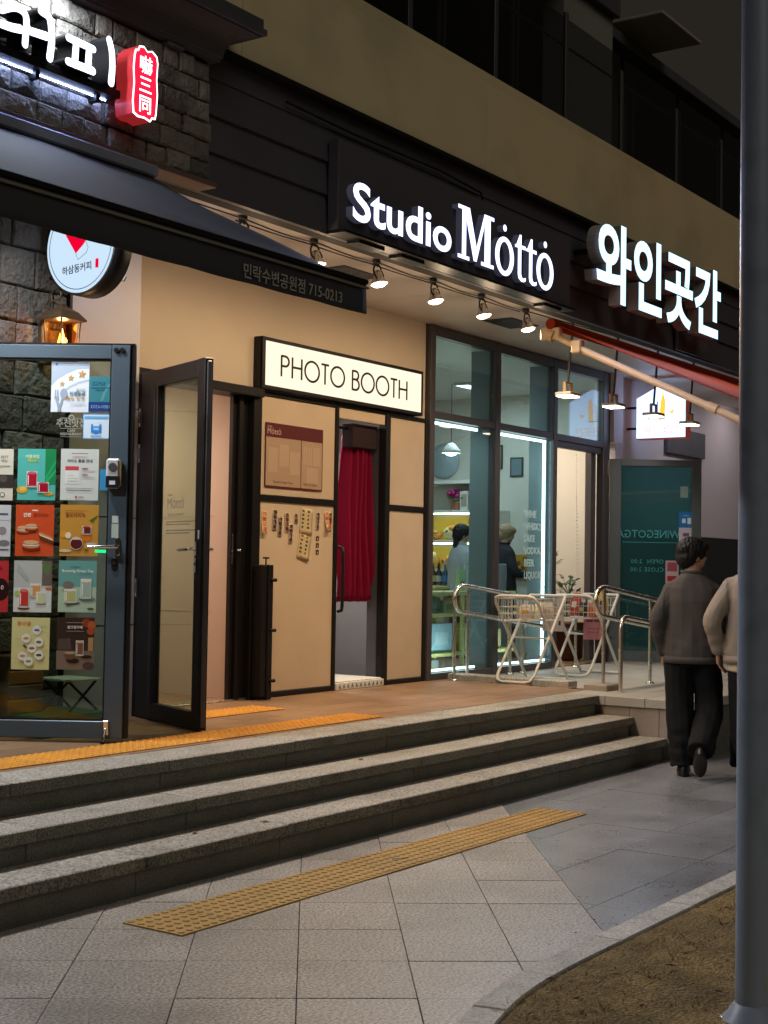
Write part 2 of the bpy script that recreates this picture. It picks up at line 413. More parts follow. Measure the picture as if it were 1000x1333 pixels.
for _ in range(15000):
    x = 3.2 + 4.8 * rg.random() ** 1.1; y = 2.40 - 2.2 * rg.random() ** 1.2
    if noise.noise((x * 1.6, y * 1.6, 0)) < -.12 + .3 * rg.random(): continue
    ok = all(True for _ in ())
    if x < 4.2 and y > 2.3 - (4.2 - x) * 1.05: continue
    a = rg.random() * 2 * PI; L_ = .02 + .06 * rg.random(); d = Vector((math.cos(a), math.sin(a), 0)); s_ = Vector((-d.y, d.x, 0)) * .0022
    b = Vector((x, y, .012)); h = b + d * L_ + Vector((0, 0, .008 + .02 * rg.random()))
    gb.add([b - s_, b + s_, h], [[0, 1, 2]], M_GRASS)
for _ in range(260):       # tufts
    x = 3.6 + 5.5 * rg.random(); y = 2.30 - 2.0 * rg.random()
    if x < 4.4 and y > 2.2 - (4.4 - x) * 1.05: continue
    for q in range(14):
        a = rg.random() * 2 * PI; L_ = rg.uniform(.03, .085); d = Vector((math.cos(a), math.sin(a), 0)); s_ = Vector((-d.y, d.x, 0)) * .0022
        b = Vector((x, y, .012)) + d * rg.uniform(0, .03); gb.add([b - s_, b + s_, b + d * L_ * .7 + Vector((0, 0, L_ * rg.uniform(.2, .7)))], [[0, 1, 2]], M_GRASS)
gb.build("dry_grass", kind="stuff")
lv = MB(); rl_ = random.Random(17); LM = [mat("fallen leaf a", (.13, .05, .022), .85), mat("fallen leaf b", (.20, .10, .03), .85), mat("fallen leaf c", (.07, .04, .02), .9)]
for _ in range(230):
    i_ = rl_.random(); x = 3.4 + 4.2 * i_; base_ = 2.44 if x > 4.6 else 2.44 - (4.6 - x) * .62
    on_pave = rl_.random() < .45
    y = base_ + .13 + abs(rl_.gauss(0, .10)) if on_pave else base_ - .02 - abs(rl_.gauss(0, .5))
    z = .004 if on_pave else .03
    L_ = rl_.uniform(.003, .009) if on_pave else rl_.uniform(.006, .022); a = rl_.random() * 2 * PI; d = Vector((math.cos(a), math.sin(a), 0)) * L_; s_ = Vector((-d.y, d.x, 0)) * rl_.uniform(.25, .5); u_ = Vector((0, 0, L_ * rl_.uniform(.1, .5)))
    c = Vector((x, y, z)); lv.add([c - d, c + s_ + u_, c + d + u_ * .5, c - s_ + u_ * .3, c], [[0, 4, 1], [1, 4, 2], [2, 4, 3], [3, 4, 0]], LM[rl_.randrange(3)])
lv.build("leaf_litter", kind="stuff")
kerb = structure("kerb")
rs0 = random.Random(31)
for i in range(3, len(kr) - 2):
    if kr[i][0] > 14: break
    if i % 4 or i + 5 >= len(kr): continue
    ring_o, ring_i = [], []
    for j in range(i, i + 5):
        t_ = (Vector(kr[j + 1]) - Vector(kr[j - 1])).normalized(); q_ = Vector(kr[j]) + t_ * (.0015 if j == i else -.0015 if j == i + 4 else 0)
        ring_o.append(q_.to_tuple()); ring_i.append((q_ + Vector((-t_.y, t_.x)) * .125).to_tuple())
    MB().prism(ring_o + ring_i[::-1], -.06, .016 + rs0.uniform(-.002, .002), M_KERB, bev=.005).build("kerb_stone", kerb)
    continue
    a, b = Vector((*kr[i], 0)), Vector((*kr[i + 1], 0)); na, nb = [((Vector((*kr[j + 1], 0)) - Vector((*kr[j - 1], 0))).normalized()) for j in (i, i + 1)]
    na = Vector((-na.y, na.x, 0)) * .125; nb = Vector((-nb.y, nb.x, 0)) * .125
    e = (b - a).normalized() * .0008
    MB().prism([(a + e).to_tuple()[:2], (b - e).to_tuple()[:2], (b - e + nb).to_tuple()[:2], (a + e + na).to_tuple()[:2]], -.06, .018, M_KERB, bev=.006).build("kerb_stone", kerb)
pave = structure("pavement")
MB().box((-8, -9, -.06), (34, 4.56, -.009), M_JOINT).build("bedding", pave)
UD, VD = Vector((.795, .607)), Vector((-.607, .795))      # slab grid turned against the steps
def inside_kerb(x, y):       # True on the paving side of the kerb
    best = min(range(len(kr) - 1), key=lambda i: (kr[i][0] - x) ** 2 + (kr[i][1] - y) ** 2)
    a, b = kr[best], kr[best + 1]
    return (b[0] - a[0]) * (y - a[1]) - (b[1] - a[1]) * (x - a[0]) > -.25 * math.hypot(b[0] - a[0], b[1] - a[1])
NSTEP = 4.535
rs = random.Random(5); cnt = 0
for iv in range(-3, 9):
    n0 = -1.235 + .42 * iv
    if iv < 0: continue
    for iu in range(-9, 10):
        u0 = 5.45 + .465 * iu
        P = [UD * u + VD * n for u, n in ((u0, n0), (u0 + .465, n0), (u0 + .465, n0 + .42), (u0, n0 + .42))]
        P = [p.to_tuple() for p in P]; c = (sum(p[0] for p in P) / 4, sum(p[1] for p in P) / 4)
        if c[0] < -.5 or c[0] > 9.5 or not inside_kerb(*c): continue
        P = clip(P, (0, 1), NSTEP)
        if len(P) < 3: continue
        c = Vector((sum(p[0] for p in P) / len(P), sum(p[1] for p in P) / len(P)))
        P = [tuple(Vector(p) + (c - Vector(p)).normalized() * .0022) for p in P]
        MB().prism(P, -.05, rs.uniform(-.0012, .0012), M_SLAB, bev=.0015).build("paving_slab", pave); cnt += 1
for iy in range(0, 6):
    y1 = 4.535 if iy == 0 else 4.225 - .467 * (iy - 1); y0 = 4.225 - .467 * iy
    for ix in range(0, 26):
        x0 = 4.6 + .62 * ix
        P = [(x0, y0), (x0 + .62, y0), (x0 + .62, y1), (x0, y1)]
        P = clip(P, (VD.x, VD.y), -1.235)
        if len(P) < 3: continue
        c = Vector((sum(p[0] for p in P) / len(P), sum(p[1] for p in P) / len(P)))
        if not inside_kerb(*c): continue
        P = [tuple(Vector(p) + (c - Vector(p)).normalized() * .0024) for p in P]
        MB().prism(P, -.05, rs.uniform(-.001, .001), M_SLAB2, bev=0).build("paving_slab", pave); cnt += 1
# tactile strips: one tile mesh each, shared
def tact_mesh(lx, ly, nx, ny, m, r, h):
    b = MB(); b.box((.0015, .0015, -.004), (lx - .0015, ly - .0015, .004), m, bev=.0012)
    for i in range(nx):
        for j in range(ny):
            x, y = lx * (i + .5) / nx, ly * (j + .5) / ny
            R = [(r, .004), (r * .8, .004 + h * .8), (r * .5, .004 + h)]
            vv = [(x + q * math.cos(PI * k / 4), y + q * math.sin(PI * k / 4), z) for q, z in R for k in range(8)]
            ff = [[a * 8 + k, a * 8 + (k + 1) % 8, (a + 1) * 8 + (k + 1) % 8, (a + 1) * 8 + k] for a in (0, 1) for k in range(8)] + [list(range(16, 24))]
            b.add(vv, ff, m, smooth=False)
    return b.mesh("tactile_tile")
tm = tact_mesh(.302, .335, 6, 6, M_TACT, .0165, .0055)
for i in range(12): inst("tactile_tile", tm, pave, (4.31 + .302 * i, 3.91, .002 + .0006 * (i % 3)))

# ================================================================== STEPS AND PLATFORM
steps = structure("steps")
levels = [(5.12, .474, .320, 5.42), (4.82, .320, .171, 5.14), (4.535, .171, -.01, 4.84)]     # nose, top, bottom, back
XE = 10.62
offs = [.35, .24, .655]
for k, (yn, zt, zb, yb) in enumerate(levels):
    x = 1.0 + offs[k] - 1.03
    i = 0
    while x < XE:
        x1 = min(x + 1.03 + rs.uniform(-.03, .03), XE)
        if XE - x1 < .25: x1 = XE
        dz = rs.uniform(-.0015, .0015)
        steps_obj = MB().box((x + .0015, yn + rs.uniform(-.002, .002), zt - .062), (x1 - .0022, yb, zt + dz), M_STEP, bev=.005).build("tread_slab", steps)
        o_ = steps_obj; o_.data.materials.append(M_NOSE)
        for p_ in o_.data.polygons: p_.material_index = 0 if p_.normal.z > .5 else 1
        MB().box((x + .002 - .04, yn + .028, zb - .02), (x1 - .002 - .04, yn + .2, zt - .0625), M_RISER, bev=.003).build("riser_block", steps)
        x = x1
MB().box((-1, 4.60, -.1), (10.6, 4.90, .10), M_JOINT).box((-1, 4.95, .1), (10.6, 5.2, .25), M_JOINT).box((-1, 5.25, -.1), (10.6, 9.5, .40), M_JOINT).build("core", steps)
plat = structure("platform")
MB().box((-1, 5.425, .40), (11.2, 9.5, Z_PLAT - .012), M_JOINT).build("bedding", plat)
pv = MB().box((.0015, .0015, -.02), (.3985, .1985, 0), M_PAVER, bev=.002).mesh("paver")
for r_ in range(8):
    y = 5.425 + .2 * r_
    for c_ in range(30):
        x = -.6 + .4 * c_ + (.2 if r_ % 2 else 0)
        if x > 10.85 or x + .4 < 2.6: continue
        if r_ in (0, 1) and x < 7.75 and y < 5.8: pass
        inst("paver", pv, plat, (x, y, Z_PLAT + rs.uniform(-.0012, .0012)))
tb = MB(); tb.box((.0015, .0015, 0), (.2985, .2985, .005), M_TACT2, bev=.0015)
for i in range(6):
    for j in range(6):
        x, y = .3 * (i + .5) / 6, .3 * (j + .5) / 6
        tb.lathe([(.016, .005), (.013, .009), (.007, .0105)], M_TACT2, Matrix.Translation((x, y, 0)), n=8, smooth=False)
tm2 = tb.mesh("tactile_tile")
for i in range(20): inst("tactile_tile", tm2, plat, (8.0 - .3 * (i + 1), 5.47, Z_PLAT + .0016))
for i in range(3): inst("tactile_tile", tm2, plat, (7.95 - .3 * (i + 1), 6.28, Z_PLAT + .0016))
# ramp landing with side wall, right of the steps
ramp = structure("ramp")
M_RAMP = mat("pale granite", (.42, .40, .36), .55, var=.12, scale=5, stain=.2, speck=.3, rand=.06, bump=.2, bscale=150, bdist=.002)
M_WALLG = mat("pinkish granite block", (.36, .30, .26), .65, var=.15, scale=6, stain=.25, speck=.35, rand=.08, bump=.3, bscale=140, bdist=.003)
MB().box((10.64, 4.40, -.05), (22, 6.97, .425), M_WALLG).build("core", ramp)
for i in range(9):
    x = 10.60 + .95 * i
    MB().box((x + .002, 4.325, .398), (x + .948, 4.72, Z_PLAT), M_RAMP, bev=.005).build("coping_slab", ramp)
for j in range(2):
    MB().box((10.60, 4.722 + .35 * j, .398), (11.2, 5.07 + .35 * j, Z_PLAT), M_RAMP, bev=.004).build("coping_slab", ramp)
for i in range(9):
    for j in range(3):
        x, y = 11.2 + .8 * i, 4.722 + .74 * j
        MB().box((x + .002, y + .002, .41), (x + .798, y + .738, Z_PLAT - .006), M_RAMP, bev=.003).build("ramp_slab", ramp)
for i in range(3):
    MB().box((10.622, 4.353 + .255 * i, -.02), (10.66, 4.353 + .255 * i + .252, .397), M_WALLG, bev=.003).build("wall_block", ramp)
for i in range(9):
    MB().box((10.663 + .9 * i, 4.352, -.02), (11.56 + .9 * i, 4.395, .397), M_RISER, bev=.003).build("wall_block", ramp)
for i in range(4):
    MB().box((11.13, 5.67 + .325 * i, .43), (11.30, 5.992 + .325 * i, .524), M_KERB, bev=.008).build("threshold_stone", ramp)
for x, y in ((11.13, 5.34),): MB().box((x - .16, y - .11, .45), (x + .16, y + .11, .525), M_WALLG, bev=.008).build("base_stone", ramp)

# ================================================================== BUILDING
bld = thing("commercial_building", (10, 7, Z_PLAT), "cream and black two storey shop building with a beige balcony wall", "building")
MB().box((6.905, 6.952, 2.835), (10.75, 7.10, 3.72), M_CREAM).box((8.33, 6.952, 2.78), (8.37, 7.1, 2.84), M_CREAM).build("wall", bld)
pil = MB()
pil.box((6.215, 6.752, .45), (6.90, 7.12, 3.72), M_PALE)
for z in (1.08, 1.79, 2.52): pil.box((6.213, 6.750, z), (6.902, 6.76, z + .006), M_JOINT)
pil.build("pilaster", bld)
# soffit of panels above the walkway
cx = [x for x in (1.2, 2.4, 3.6, 4.8, 6.0, 7.2, 8.4, 9.6, 10.8, 12.0, 13.2, 14.4, 15.6, 16.8, 18, 19.2)]
for a, b in zip(cx[:-1], cx[1:]):
    MB().box((a + .003, 5.62, 3.70), (b - .003, 6.96, 3.73), M_CEIL, bev=.002).build("soffit_panel", bld)
MB().box((1, 5.685, 3.735), (22, 7.1, 3.80), M_MORTAR).build("slab", bld)
for x in (8.35, 10.85):
    vb = MB().box((x, 6.12, 3.694), (x + .5, 6.42, 3.70), M_BLACKM)
    for k in range(9): vb.box((x + .02, 6.14 + .031 * k, 3.690), (x + .48, 6.150 + .031 * k, 3.694), M_DARKM)
    vb.build("vent_grille", bld)
# black fascia: lapped boards between soffit and parapet
for z0, z1 in ((3.66, 3.92), (3.922, 4.14), (4.142, 4.36)):
    M_ = MB()
    M_.add([(1, 5.585, z0), (22, 5.585, z0), (22, 5.545, z0), (1, 5.545, z0), (1, 5.585, z1), (22, 5.585, z1), (22, 5.570, z1), (1, 5.570, z1)],
           [(0, 1, 2, 3)[::-1], (4, 5, 6, 7), (3, 2, 6, 7), (0, 3, 7, 4), (1, 5, 6, 2)[::1], (0, 4, 5, 1)], M_BLACK)
    M_.build("fascia_board", bld)
MB().box((1, 5.56, 4.362), (22, 5.60, 4.515), M_BLACK).box((1, 5.48, 4.50), (22, 5.60, 4.53), M_BLACKM).build("fascia_board", bld)
MB().box((1, 5.59, 3.66), (22, 5.68, 4.6), M_MORTAR).build("beam", bld)
# parapet panels
px = [1.0, 2.6, 4.2, 5.66, 7.16, 8.66, 9.7, 10.9, 12.4, 13.9, 15.5, 17, 18.5, 20, 22]
px = [1.0, 2.2, 3.35, 4.5, 5.65, 6.43, 9.32, 12.2, 15.1, 18, 21, 24]
for a, b in zip(px[:-1], px[1:]):
    MB().box((a + .003, 5.50, 4.532), (b - .003, 5.62, 5.225), M_PARAPET, bev=.004).build("parapet_panel", bld)
    MB().box((a + .001, 5.518, 5.2255), (b - .001, 5.66, 5.32), M_PARAPET, bev=.008).build("parapet_cap", bld)
MB().box((1, 5.62, 4.56), (24, 7.5, 4.9), M_MORTAR).build("balcony_slab", bld)
# upper storey, set back
M_UPG = glass("dark upper glazing", (.10, .105, .11), .7)
M_UPW = mat("dark grey render", (.26, .245, .23), .8, var=.1, scale=2, stain=.15)
MB().box((1, 7.62, 4.9), (24, 7.8, 8.05), M_BLACK).build("upper_wall", bld)
MB().box((14.05, 7.30, 4.9), (15.3, 7.62, 9.2), M_UPW, bev=.01).build("column", bld)
MB().box((1, 7.2, 8.06), (15.3, 9.5, 8.34), M_BLACK, bev=.01).build("roof", bld)
MB().box((15.3, 7.30, 7.86), (24, 9.5, 8.0), M_BLACK, bev=.01).build("roof", bld)
MB().box((15.5, 6.75, 8.10), (16.7, 7.6, 8.14), mat("pale canopy sheet", (.5, .48, .44), .6), bev=.01).build("canopy", bld)
for i in range(15):
    x = 1.4 + 1.5 * i
    if 13.7 < x < 15.2: continue
    wq = MB().box((x, 7.54, 5.0), (x + .05, 7.61, 7.9), M_DARKM).box((x + 1.4, 7.54, 5.0), (x + 1.45, 7.61, 7.9), M_DARKM).box((x + .05, 7.54, 7.85), (x + 1.4, 7.61, 7.9), M_DARKM).box((x + .05, 7.54, 5.0), (x + 1.4, 7.61, 5.06), M_DARKM)
    wq = wq.build("window", bld)
    MB().box((x + .05, 7.57, 5.06), (x + 1.4, 7.58, 7.85), M_UPG).build("pane", wq)
# wall and dark stone plinth beyond the wine shop
M_PINKW = mat("pinkish white wall", (.62, .55, .58), .7, var=.05, scale=2, stain=.08)
M_DSTONE = mat("dark stone cladding", (.035, .035, .035), .45, var=.2, scale=5, stain=.2)
MB().box((14.74, 6.95, 1.935), (22, 7.1, 3.70), M_PINKW).build("wall", bld)
MB().box((14.74, 6.93, .45), (22, 7.1, 1.93), M_DSTONE).build("plinth", bld)
MB().box((14.50, 6.86, 2.92), (14.735, 7.1, 3.70), M_PINKW).build("wall", bld)
MB().box((16.1, 6.90, 2.93), (17.3, 6.947, 3.25), M_BLACK, bev=.004).build("panel", bld)
MB().box((1, 10.5, .4), (22, 10.7, 4.0), M_MORTAR).box((22, 7.2, .4), (22.2, 10.7, 4.0), M_MORTAR).box((1, 7.12, 3.801), (22, 10.7, 3.9), M_MORTAR).build("back_wall", bld)
# conduits along the black fascia
MB().tube([(6.9, 5.53, 4.40), (7.6, 5.53, 4.385), (8.7, 5.53, 4.40), (9.3, 5.53, 4.37), (9.35, 5.53, 4.25)], .008, M_BLACKM, n=6).build("conduit", bld)

# balcony balustrade
bal = thing("glass_balustrade", (10, 5.75, 5.32), "dark glass balustrade with a steel rail along the beige balcony wall", "balustrade")
rp = [9.86, 11.1, 12.24, 13.56, 14.8, 16.0, 8.6, 7.3, 6.0]
for x in sorted(rp):
    o = MB().box((x - .03, 5.735, 5.322), (x + .03, 5.765, 6.42 if x == 11.1 else 6.24), M_DARKM, bev=.004).build("post", bal)
    MB().box((x + .05, 5.715, 5.40), (x + .09, 5.733, 5.44), M_CHROME, bev=.003).build("clamp", bal)
sp = sorted(rp)
for a, b in zip(sp[:-1], sp[1:]):
    MB().box((a + .04, 5.737, 5.36), (b - .04, 5.749, 6.36), M_GLASS2).build("glass_panel", bal)
MB().tube([(5.5, 5.775, 6.135), (17, 5.775, 6.135)], .011, M_STEEL).build("rail", bal)

# ================================================================== CAFE CORNER (left)
def smooth_pts(pts, k=6):
    P = [Vector(p) for p in pts]; P = [P[0] * 2 - P[1]] + P + [P[-1] * 2 - P[-2]]; out = []
    for i in range(1, len(P) - 2):
        for j in range(k):
            t = j / k; a, b, c, d = P[i - 1:i + 3]
            out.append(.5 * ((2 * b) + (c - a) * t + (2 * a - 5 * b + 4 * c - d) * t * t + (3 * b - a - 3 * c + d) * t ** 3))
    return out + [P[-2]]
def stroke(b, pts, w_, M, z0, z1, mf, ms, w2=None, k=6):     # brush stroke with round ends, lit face, dark sides
    P = smooth_pts([(x, y) for x, y in pts], k) if len(pts) > 2 else [Vector(p) for p in pts]
    N = len(P); w2 = w2 or w_; W = [(w_ + (w2 - w_) * i / (N - 1)) / 2 for i in range(N)]
    L_, R_ = [], []
    for i in range(N):
        t = (P[min(i + 1, N - 1)] - P[max(i - 1, 0)]).normalized(); n_ = Vector((-t.y, t.x)) * W[i]
        L_.append(P[i] + n_); R_.append(P[i] - n_)
    def cap(c, t, w): return [c + Vector((math.cos(a), math.sin(a))) * w for a in [math.atan2(t.y, t.x) + PI / 2 - PI * (j + 1) / 6 for j in range(5)]]
    te = (P[-1] - P[-2]).normalized(); ts = (P[0] - P[1]).normalized()
    out = L_ + cap(P[-1], te, W[-1]) + R_[::-1] + cap(P[0], ts, W[0])
    n_ = len(out)
    b.add([(p.x, p.y, z1) for p in out], [list(range(n_))[::-1]], mf, M)
    b.add([(p.x, p.y, z) for z in (z0, z1) for p in out], [[i, (i + 1) % n_, n_ + (i + 1) % n_, n_ + i][::-1] for i in range(n_)], ms, M)
def stones(parent, x0, x1, z0, rows, wr, M, rnd, d=(.02, .05), sm=M_STONE):
    z = z0
    for h in rows:
        x = x0 - rnd.uniform(0, wr[0])
        while x < x1 - .01:
            w_ = rnd.uniform(*wr); a, b = max(x, x0), min(x + w_, x1)
            if x1 - b < .06: b = x1
            if b - a > .03:
                j = lambda: rnd.uniform(-.006, .006); g = .004
                poly = [(a + g + j() * .5, z + g + j() * .6), ((a + b) / 2, z + g + j()), (b - g + j() * .5, z + g + j() * .6), (b - g + j() * .5, z + h / 2), (b - g + j() * .5, z + h - g + j() * .6), ((a + b) / 2 + j() * 3, z + h - g + j()), (a + g + j() * .5, z + h - g + j() * .6), (a + g + j() * .5, z + h / 2)]
                q = MB(); dd = rnd.uniform(*d); q.prism(poly, 0, dd, sm, M, bev=.009)
                n_ = len(q.v) - 8
                c = sum(q.v[n_:], Vector()) / 8 + M.to_3x3() @ Vector((j() * 3, j() * 3, rnd.uniform(.004, .014)))
                q.f.remove(q.f[1]); q.k.pop(); q.sm.pop(); q.v.append(c); m_ = len(q.v) - 1
                for i in range(8): q.f.append([n_ + i, n_ + (i + 1) % 8, m_]); q.k.append(0); q.sm.append(False)
                q.build("stone", parent)
            x += w_
            if b == x1: break
        z += h
rnd = random.Random(11)
sw = thing("stone_sign_wall", (4.8, 5.5, 3.66), "dark split stone wall carrying the white lit cafe letters under a black cornice", "wall")
MB().box((1.5, 5.475, 3.665), (6.10, 5.542, 4.39), M_MORTAR).build("backing", sw)
stones(sw, 2.9, 6.10, 3.69, (.112, .120, .106, .125, .112, .118), (.12, .25), wallF(0, 5.475, 0), rnd, (.018, .045))
MB().box((1.5, 5.40, 3.655), (6.115, 5.54, 3.686), mat("brown metal trim", (.16, .11, .09), .5), bev=.003).build("trim", sw)
cor = MB(); prof = [(0, 4.392), (0, 4.41), (.012, 4.415)] + [(.012 + .155 * (1 - math.cos(a * PI / 16)), 4.415 + .14 * math.sin(a * PI / 16)) for a in range(1, 9)] + [(.167, 4.562), (.19, 4.566), (.19, 4.60), (.175, 4.605), (.175, 4.66)]
cv = []; cf = []
for o_, z in prof: cv += [(1.5, 5.40 - o_, z), (6.12 + o_, 5.40 - o_, z), (6.12 + o_, 5.54, z), (1.5, 5.54, z)]
for i in range(len(prof) - 1): cf += [[i * 4 + k, i * 4 + (k + 1) % 4, i * 4 + 4 + (k + 1) % 4, i * 4 + 4 + k] for k in range(4)]
cf += [[3, 2, 1, 0], [len(prof) * 4 - 4 + k for k in range(4)]]
cor.add(cv, cf, M_BLACK).build("cornice", sw)
MB().box((5.70, 5.41, 4.37), (5.83, 5.47, 4.3915), M_GREYM, bev=.003).build("vent", sw)
spl = MB(); spl.box((4.60, 5.27, 4.36), (4.98, 5.33, 4.39), M_DARKM, bev=.004).rect(4.62, 5.28, 4.96, 5.32, emit("cool flood face", (.82, .9, 1), 25), I4, 4.3595, 4.3585)
spl = spl.build("wall_washer_lamp", label="long cool white wall washer lamp under the black cornice above the lit letters", cat="lamp")
l = lamp('AREA', (4.78, 5.30, 4.355), 11, (.82, .9, 1), (.0, .32, -.9), .2); l.data.shape = 'RECTANGLE'; l.data.size = .34; l.data.size_y = .04

cs = thing("lettering_sign", (4.8, 5.36, 3.9), "white lit hand brushed Korean letters on a black beam in front of the stone wall", "sign")
F_ = wallF(0, 5.30, 0)
groups = [([[(4.438, 4.113), (4.524, 4.152), (4.59, 4.128), (4.588, 3.992)], [(4.40, 4.043), (4.496, 4.047), (4.556, 4.056)], [(4.618, 4.066), (4.72, 4.073)], [(4.679, 4.186), (4.735, 4.166), (4.752, 4.069), (4.742, 3.972)]]),
          ([[(4.866, 4.114), (5.035, 4.108)], [(4.917, 4.112), (4.909, 3.992)], [(5.004, 4.108), (4.997, 3.992)], [(4.862, 3.992), (5.03, 3.993)], [(5.138, 4.188), (5.158, 4.13), (5.164, 4.05), (5.158, 3.970)]]),
          ([[(4.02, 4.17), (4.25, 4.16)], [(4.08, 4.10), (4.16, 4.13), (4.18, 4.06), (4.10, 4.03), (4.07, 4.08)], [(4.30, 4.2), (4.31, 3.97)]])]
M_LSIDE = mat("black letter side", (.012, .012, .014), .4)
for g in groups:
    lb = MB()
    for i, st in enumerate(g): stroke(lb, st, .040, F_, -.115, .0015 * i, E_BLUEW, M_LSIDE, .043 if i != 0 else .038)
    lb.build("letter", cs)
MB().box((2.8, 5.335, 3.925), (5.27, 5.43, 3.966), M_BLACKM, bev=.004).build("beam", cs)
MB().box((2.9, 5.415, 3.921), (5.24, 5.421, 3.9245), emit("cool led strip", (.40, .52, 1), 60)).build("led_strip", cs)
for x in (3.4, 4.74, 5.15): MB().box((x, 5.39, 3.89), (x + .03, 5.48, 3.93), M_BLACKM, bev=.003).build("bracket", cs)

se = thing("seal_sign", (5.36, 5.3, 3.82), "red lit seal shaped sign box with white characters on the stone wall", "sign")
S_ = wallF(0, 5.25, 0)
sealp = [(5.275, 4.150), (5.283, 4.178), (5.302, 4.183), (5.312, 4.205), (5.345, 4.212), (5.372, 4.193), (5.41, 4.205), (5.447, 4.185), (5.455, 4.15), (5.449, 4.06), (5.457, 3.98), (5.450, 3.875), (5.443, 3.845), (5.418, 3.842), (5.405, 3.822), (5.36, 3.830), (5.31, 3.826), (5.276, 3.838), (5.268, 3.90), (5.276, 4.0), (5.269, 4.08)]
cc = Vector((5.362, 4.017))
inner = [tuple(cc + Vector(((p[0] - cc.x) * .90, (p[1] - cc.y) * .95))) for p in sealp]
E_RED = emit("red sign face", (.92, .012, .05), 1.25); E_PINKW = emit("pinkish white glyph", (1, .88, .90), 2.6)
M_REDS = mat("red acrylic side", (.5, .03, .04), .35, emit=(1, .05, .06), estr=.22)
MB().prism(sealp, -.125, -.001, M_REDS, S_).prism(sealp, -.001, .001, E_PINKW, S_).prism(inner, .001, .002, E_RED, S_).build("body", se)
gb = MB()
for ch, z in (("嚇", 4.078), ("三", 3.972), ("同", 3.868)): gb.text(ch, .100, E_PINKW, S_ @ Matrix.Translation((5.362, z, .002)), .0015, .0008, 'CENTER', res=3)
gb.build("lettering", se)

# awning of the cafe
aw = thing("black_awning", (4, 5.4, 2.7), "black fabric awning with a printed valance over the cafe entrance", "awning")
def aw_fn(u, v):
    x = 1.8 + (5.587 - 1.8) * u; y = 5.42 + (3.985 - 5.42) * v; z = 3.60 + (2.868 - 3.60) * v
    sag = -.035 * math.sin(PI * v) + .016 * math.sin(11 * u + 5 * v) * math.sin(PI * v) + .02 * math.sin(PI * v) * math.sin(26 * u) * (.3 + .7 * u) * .6
    return (x, y, z + sag)
MB().sheet(aw_fn, 60, 16, M_CAFEFAB, .004).build("canopy", aw)
def vl_fn(u, v):
    x = 1.8 + (5.587 - 1.8) * u
    return (x, 3.962 + .006 * math.sin(9 * u + 2 * v) * v, 2.862 + (2.718 - .004 * abs(math.sin(PI * u * 9)) - 2.862) * v)
val = MB().sheet(vl_fn, 60, 4, M_CAFEFAB, -.004).build("valance", aw)
M_TXT = mat("grey valance print", (.50, .47, .40), .7)
vt = MB(); vt.text("민락수변공원점 715-0213", .0725, M_TXT, wallF(4.655, 3.9545, 2.738), .0012, .0005, sx=.955, res=3); vt.build("lettering", val)
MB().box((1.8, 3.952, 2.862), (5.595, 4.02, 2.885), M_BLACKM, bev=.004).box((1.8, 3.948, 2.838), (5.592, 3.957, 2.848), mat("tan braid", (.22, .20, .15), .7)).build("front_bar", aw)
MB().box((1.8, 5.36, 3.585), (5.60, 5.47, 3.652), mat("blue grey cassette", (.36, .40, .50), .35, metal=.3), bev=.01).build("cassette", aw)
for x in (2.3, 5.35):
    MB().tube([(x, 5.42, 3.52), (x - .45, 4.75, 3.19), (x, 4.0, 2.85)], .022, M_DARKM).build("folding_arm", aw)

# lower stone wall beside the cafe door
lw = thing("stone_entrance_wall", (5.9, 6.75, Z_PLAT), "dark split stone wall with a wall lantern behind the open cafe door", "wall")
MB().box((5.57, 6.712, .45), (6.195, 7.1, 3.66), M_MORTAR).box((4.6, 6.80, .45), (5.57, 7.1, 3.7), M_BLACK).build("backing", lw)
stones(lw, 5.57, 6.19, .49, [.215, .24, .205, .23, .22, .235, .2, .24, .225, .21, .23, .22, .235, .205], (.2, .42), wallF(0, 6.712, 0), rnd, (.018, .04), mat("dark entrance stone", (.105, .095, .085), .85, var=.4, scale=9, stain=.35, rand=.35, bump=.9, bscale=26, bdist=.03))
MB().box((6.192, 6.67, .45), (6.213, 6.75, 3.68), M_BLACKM).build("edge_trim", lw)
cf_ = thing("cafe_door_frame", (5.4, 6.65, Z_PLAT), "dark metal frame of the cafe entrance left of the stone wall", "door frame")
MB().box((5.44, 6.60, .455), (5.56, 6.78, 3.66), M_DARKM, bev=.004).build("jamb", cf_)
MB().box((3.0, 6.60, 2.76), (5.44, 6.78, 2.86), M_DARKM, bev=.004).build("lintel", cf_)
MB().box((3.0, 6.66, 2.86), (5.44, 6.675, 3.66), M_GLASS2).build("pane", cf_)
# round blade sign
rs_ = thing("round_blade_sign", (6.02, 6.33, 3.10), "round white lit blade sign with a red heart tip and black rim above the lantern", "sign")
RF = frame((5.955, 6.34, 3.40), (0, -1, 0), (0, 0, 1), (-1, 0, 0))
E_DISC = emit("pale blue lit disc", (.60, .78, .95), .95)
rb = MB(); rb.lathe([(.285, -.145), (.30, -.14), (.30, 0.0), (.288, .004), (.286, 0.0)], M_BLACKM, RF, 48); rb.build("rim", rs_)
db = MB(); db.disc((0, 0), .286, .286, E_DISC, RF, .002, 48).disc((0, 0), .286, .286, emit("pale blue lit back disc", (.62, .74, 1.0), 2.4), RF @ Matrix.Translation((0, 0, -.149)), .003, 48); db.build("face", rs_)
pb = MB()
Nn = 48
vv = [(r * math.cos(2 * PI * k / Nn), r * math.sin(2 * PI * k / Nn), .003) for r in (.262, .267) for k in range(Nn)]
pb.add(vv, [[k, Nn + k, Nn + (k + 1) % Nn, (k + 1) % Nn] for k in range(Nn)], pm("101840"), RF)
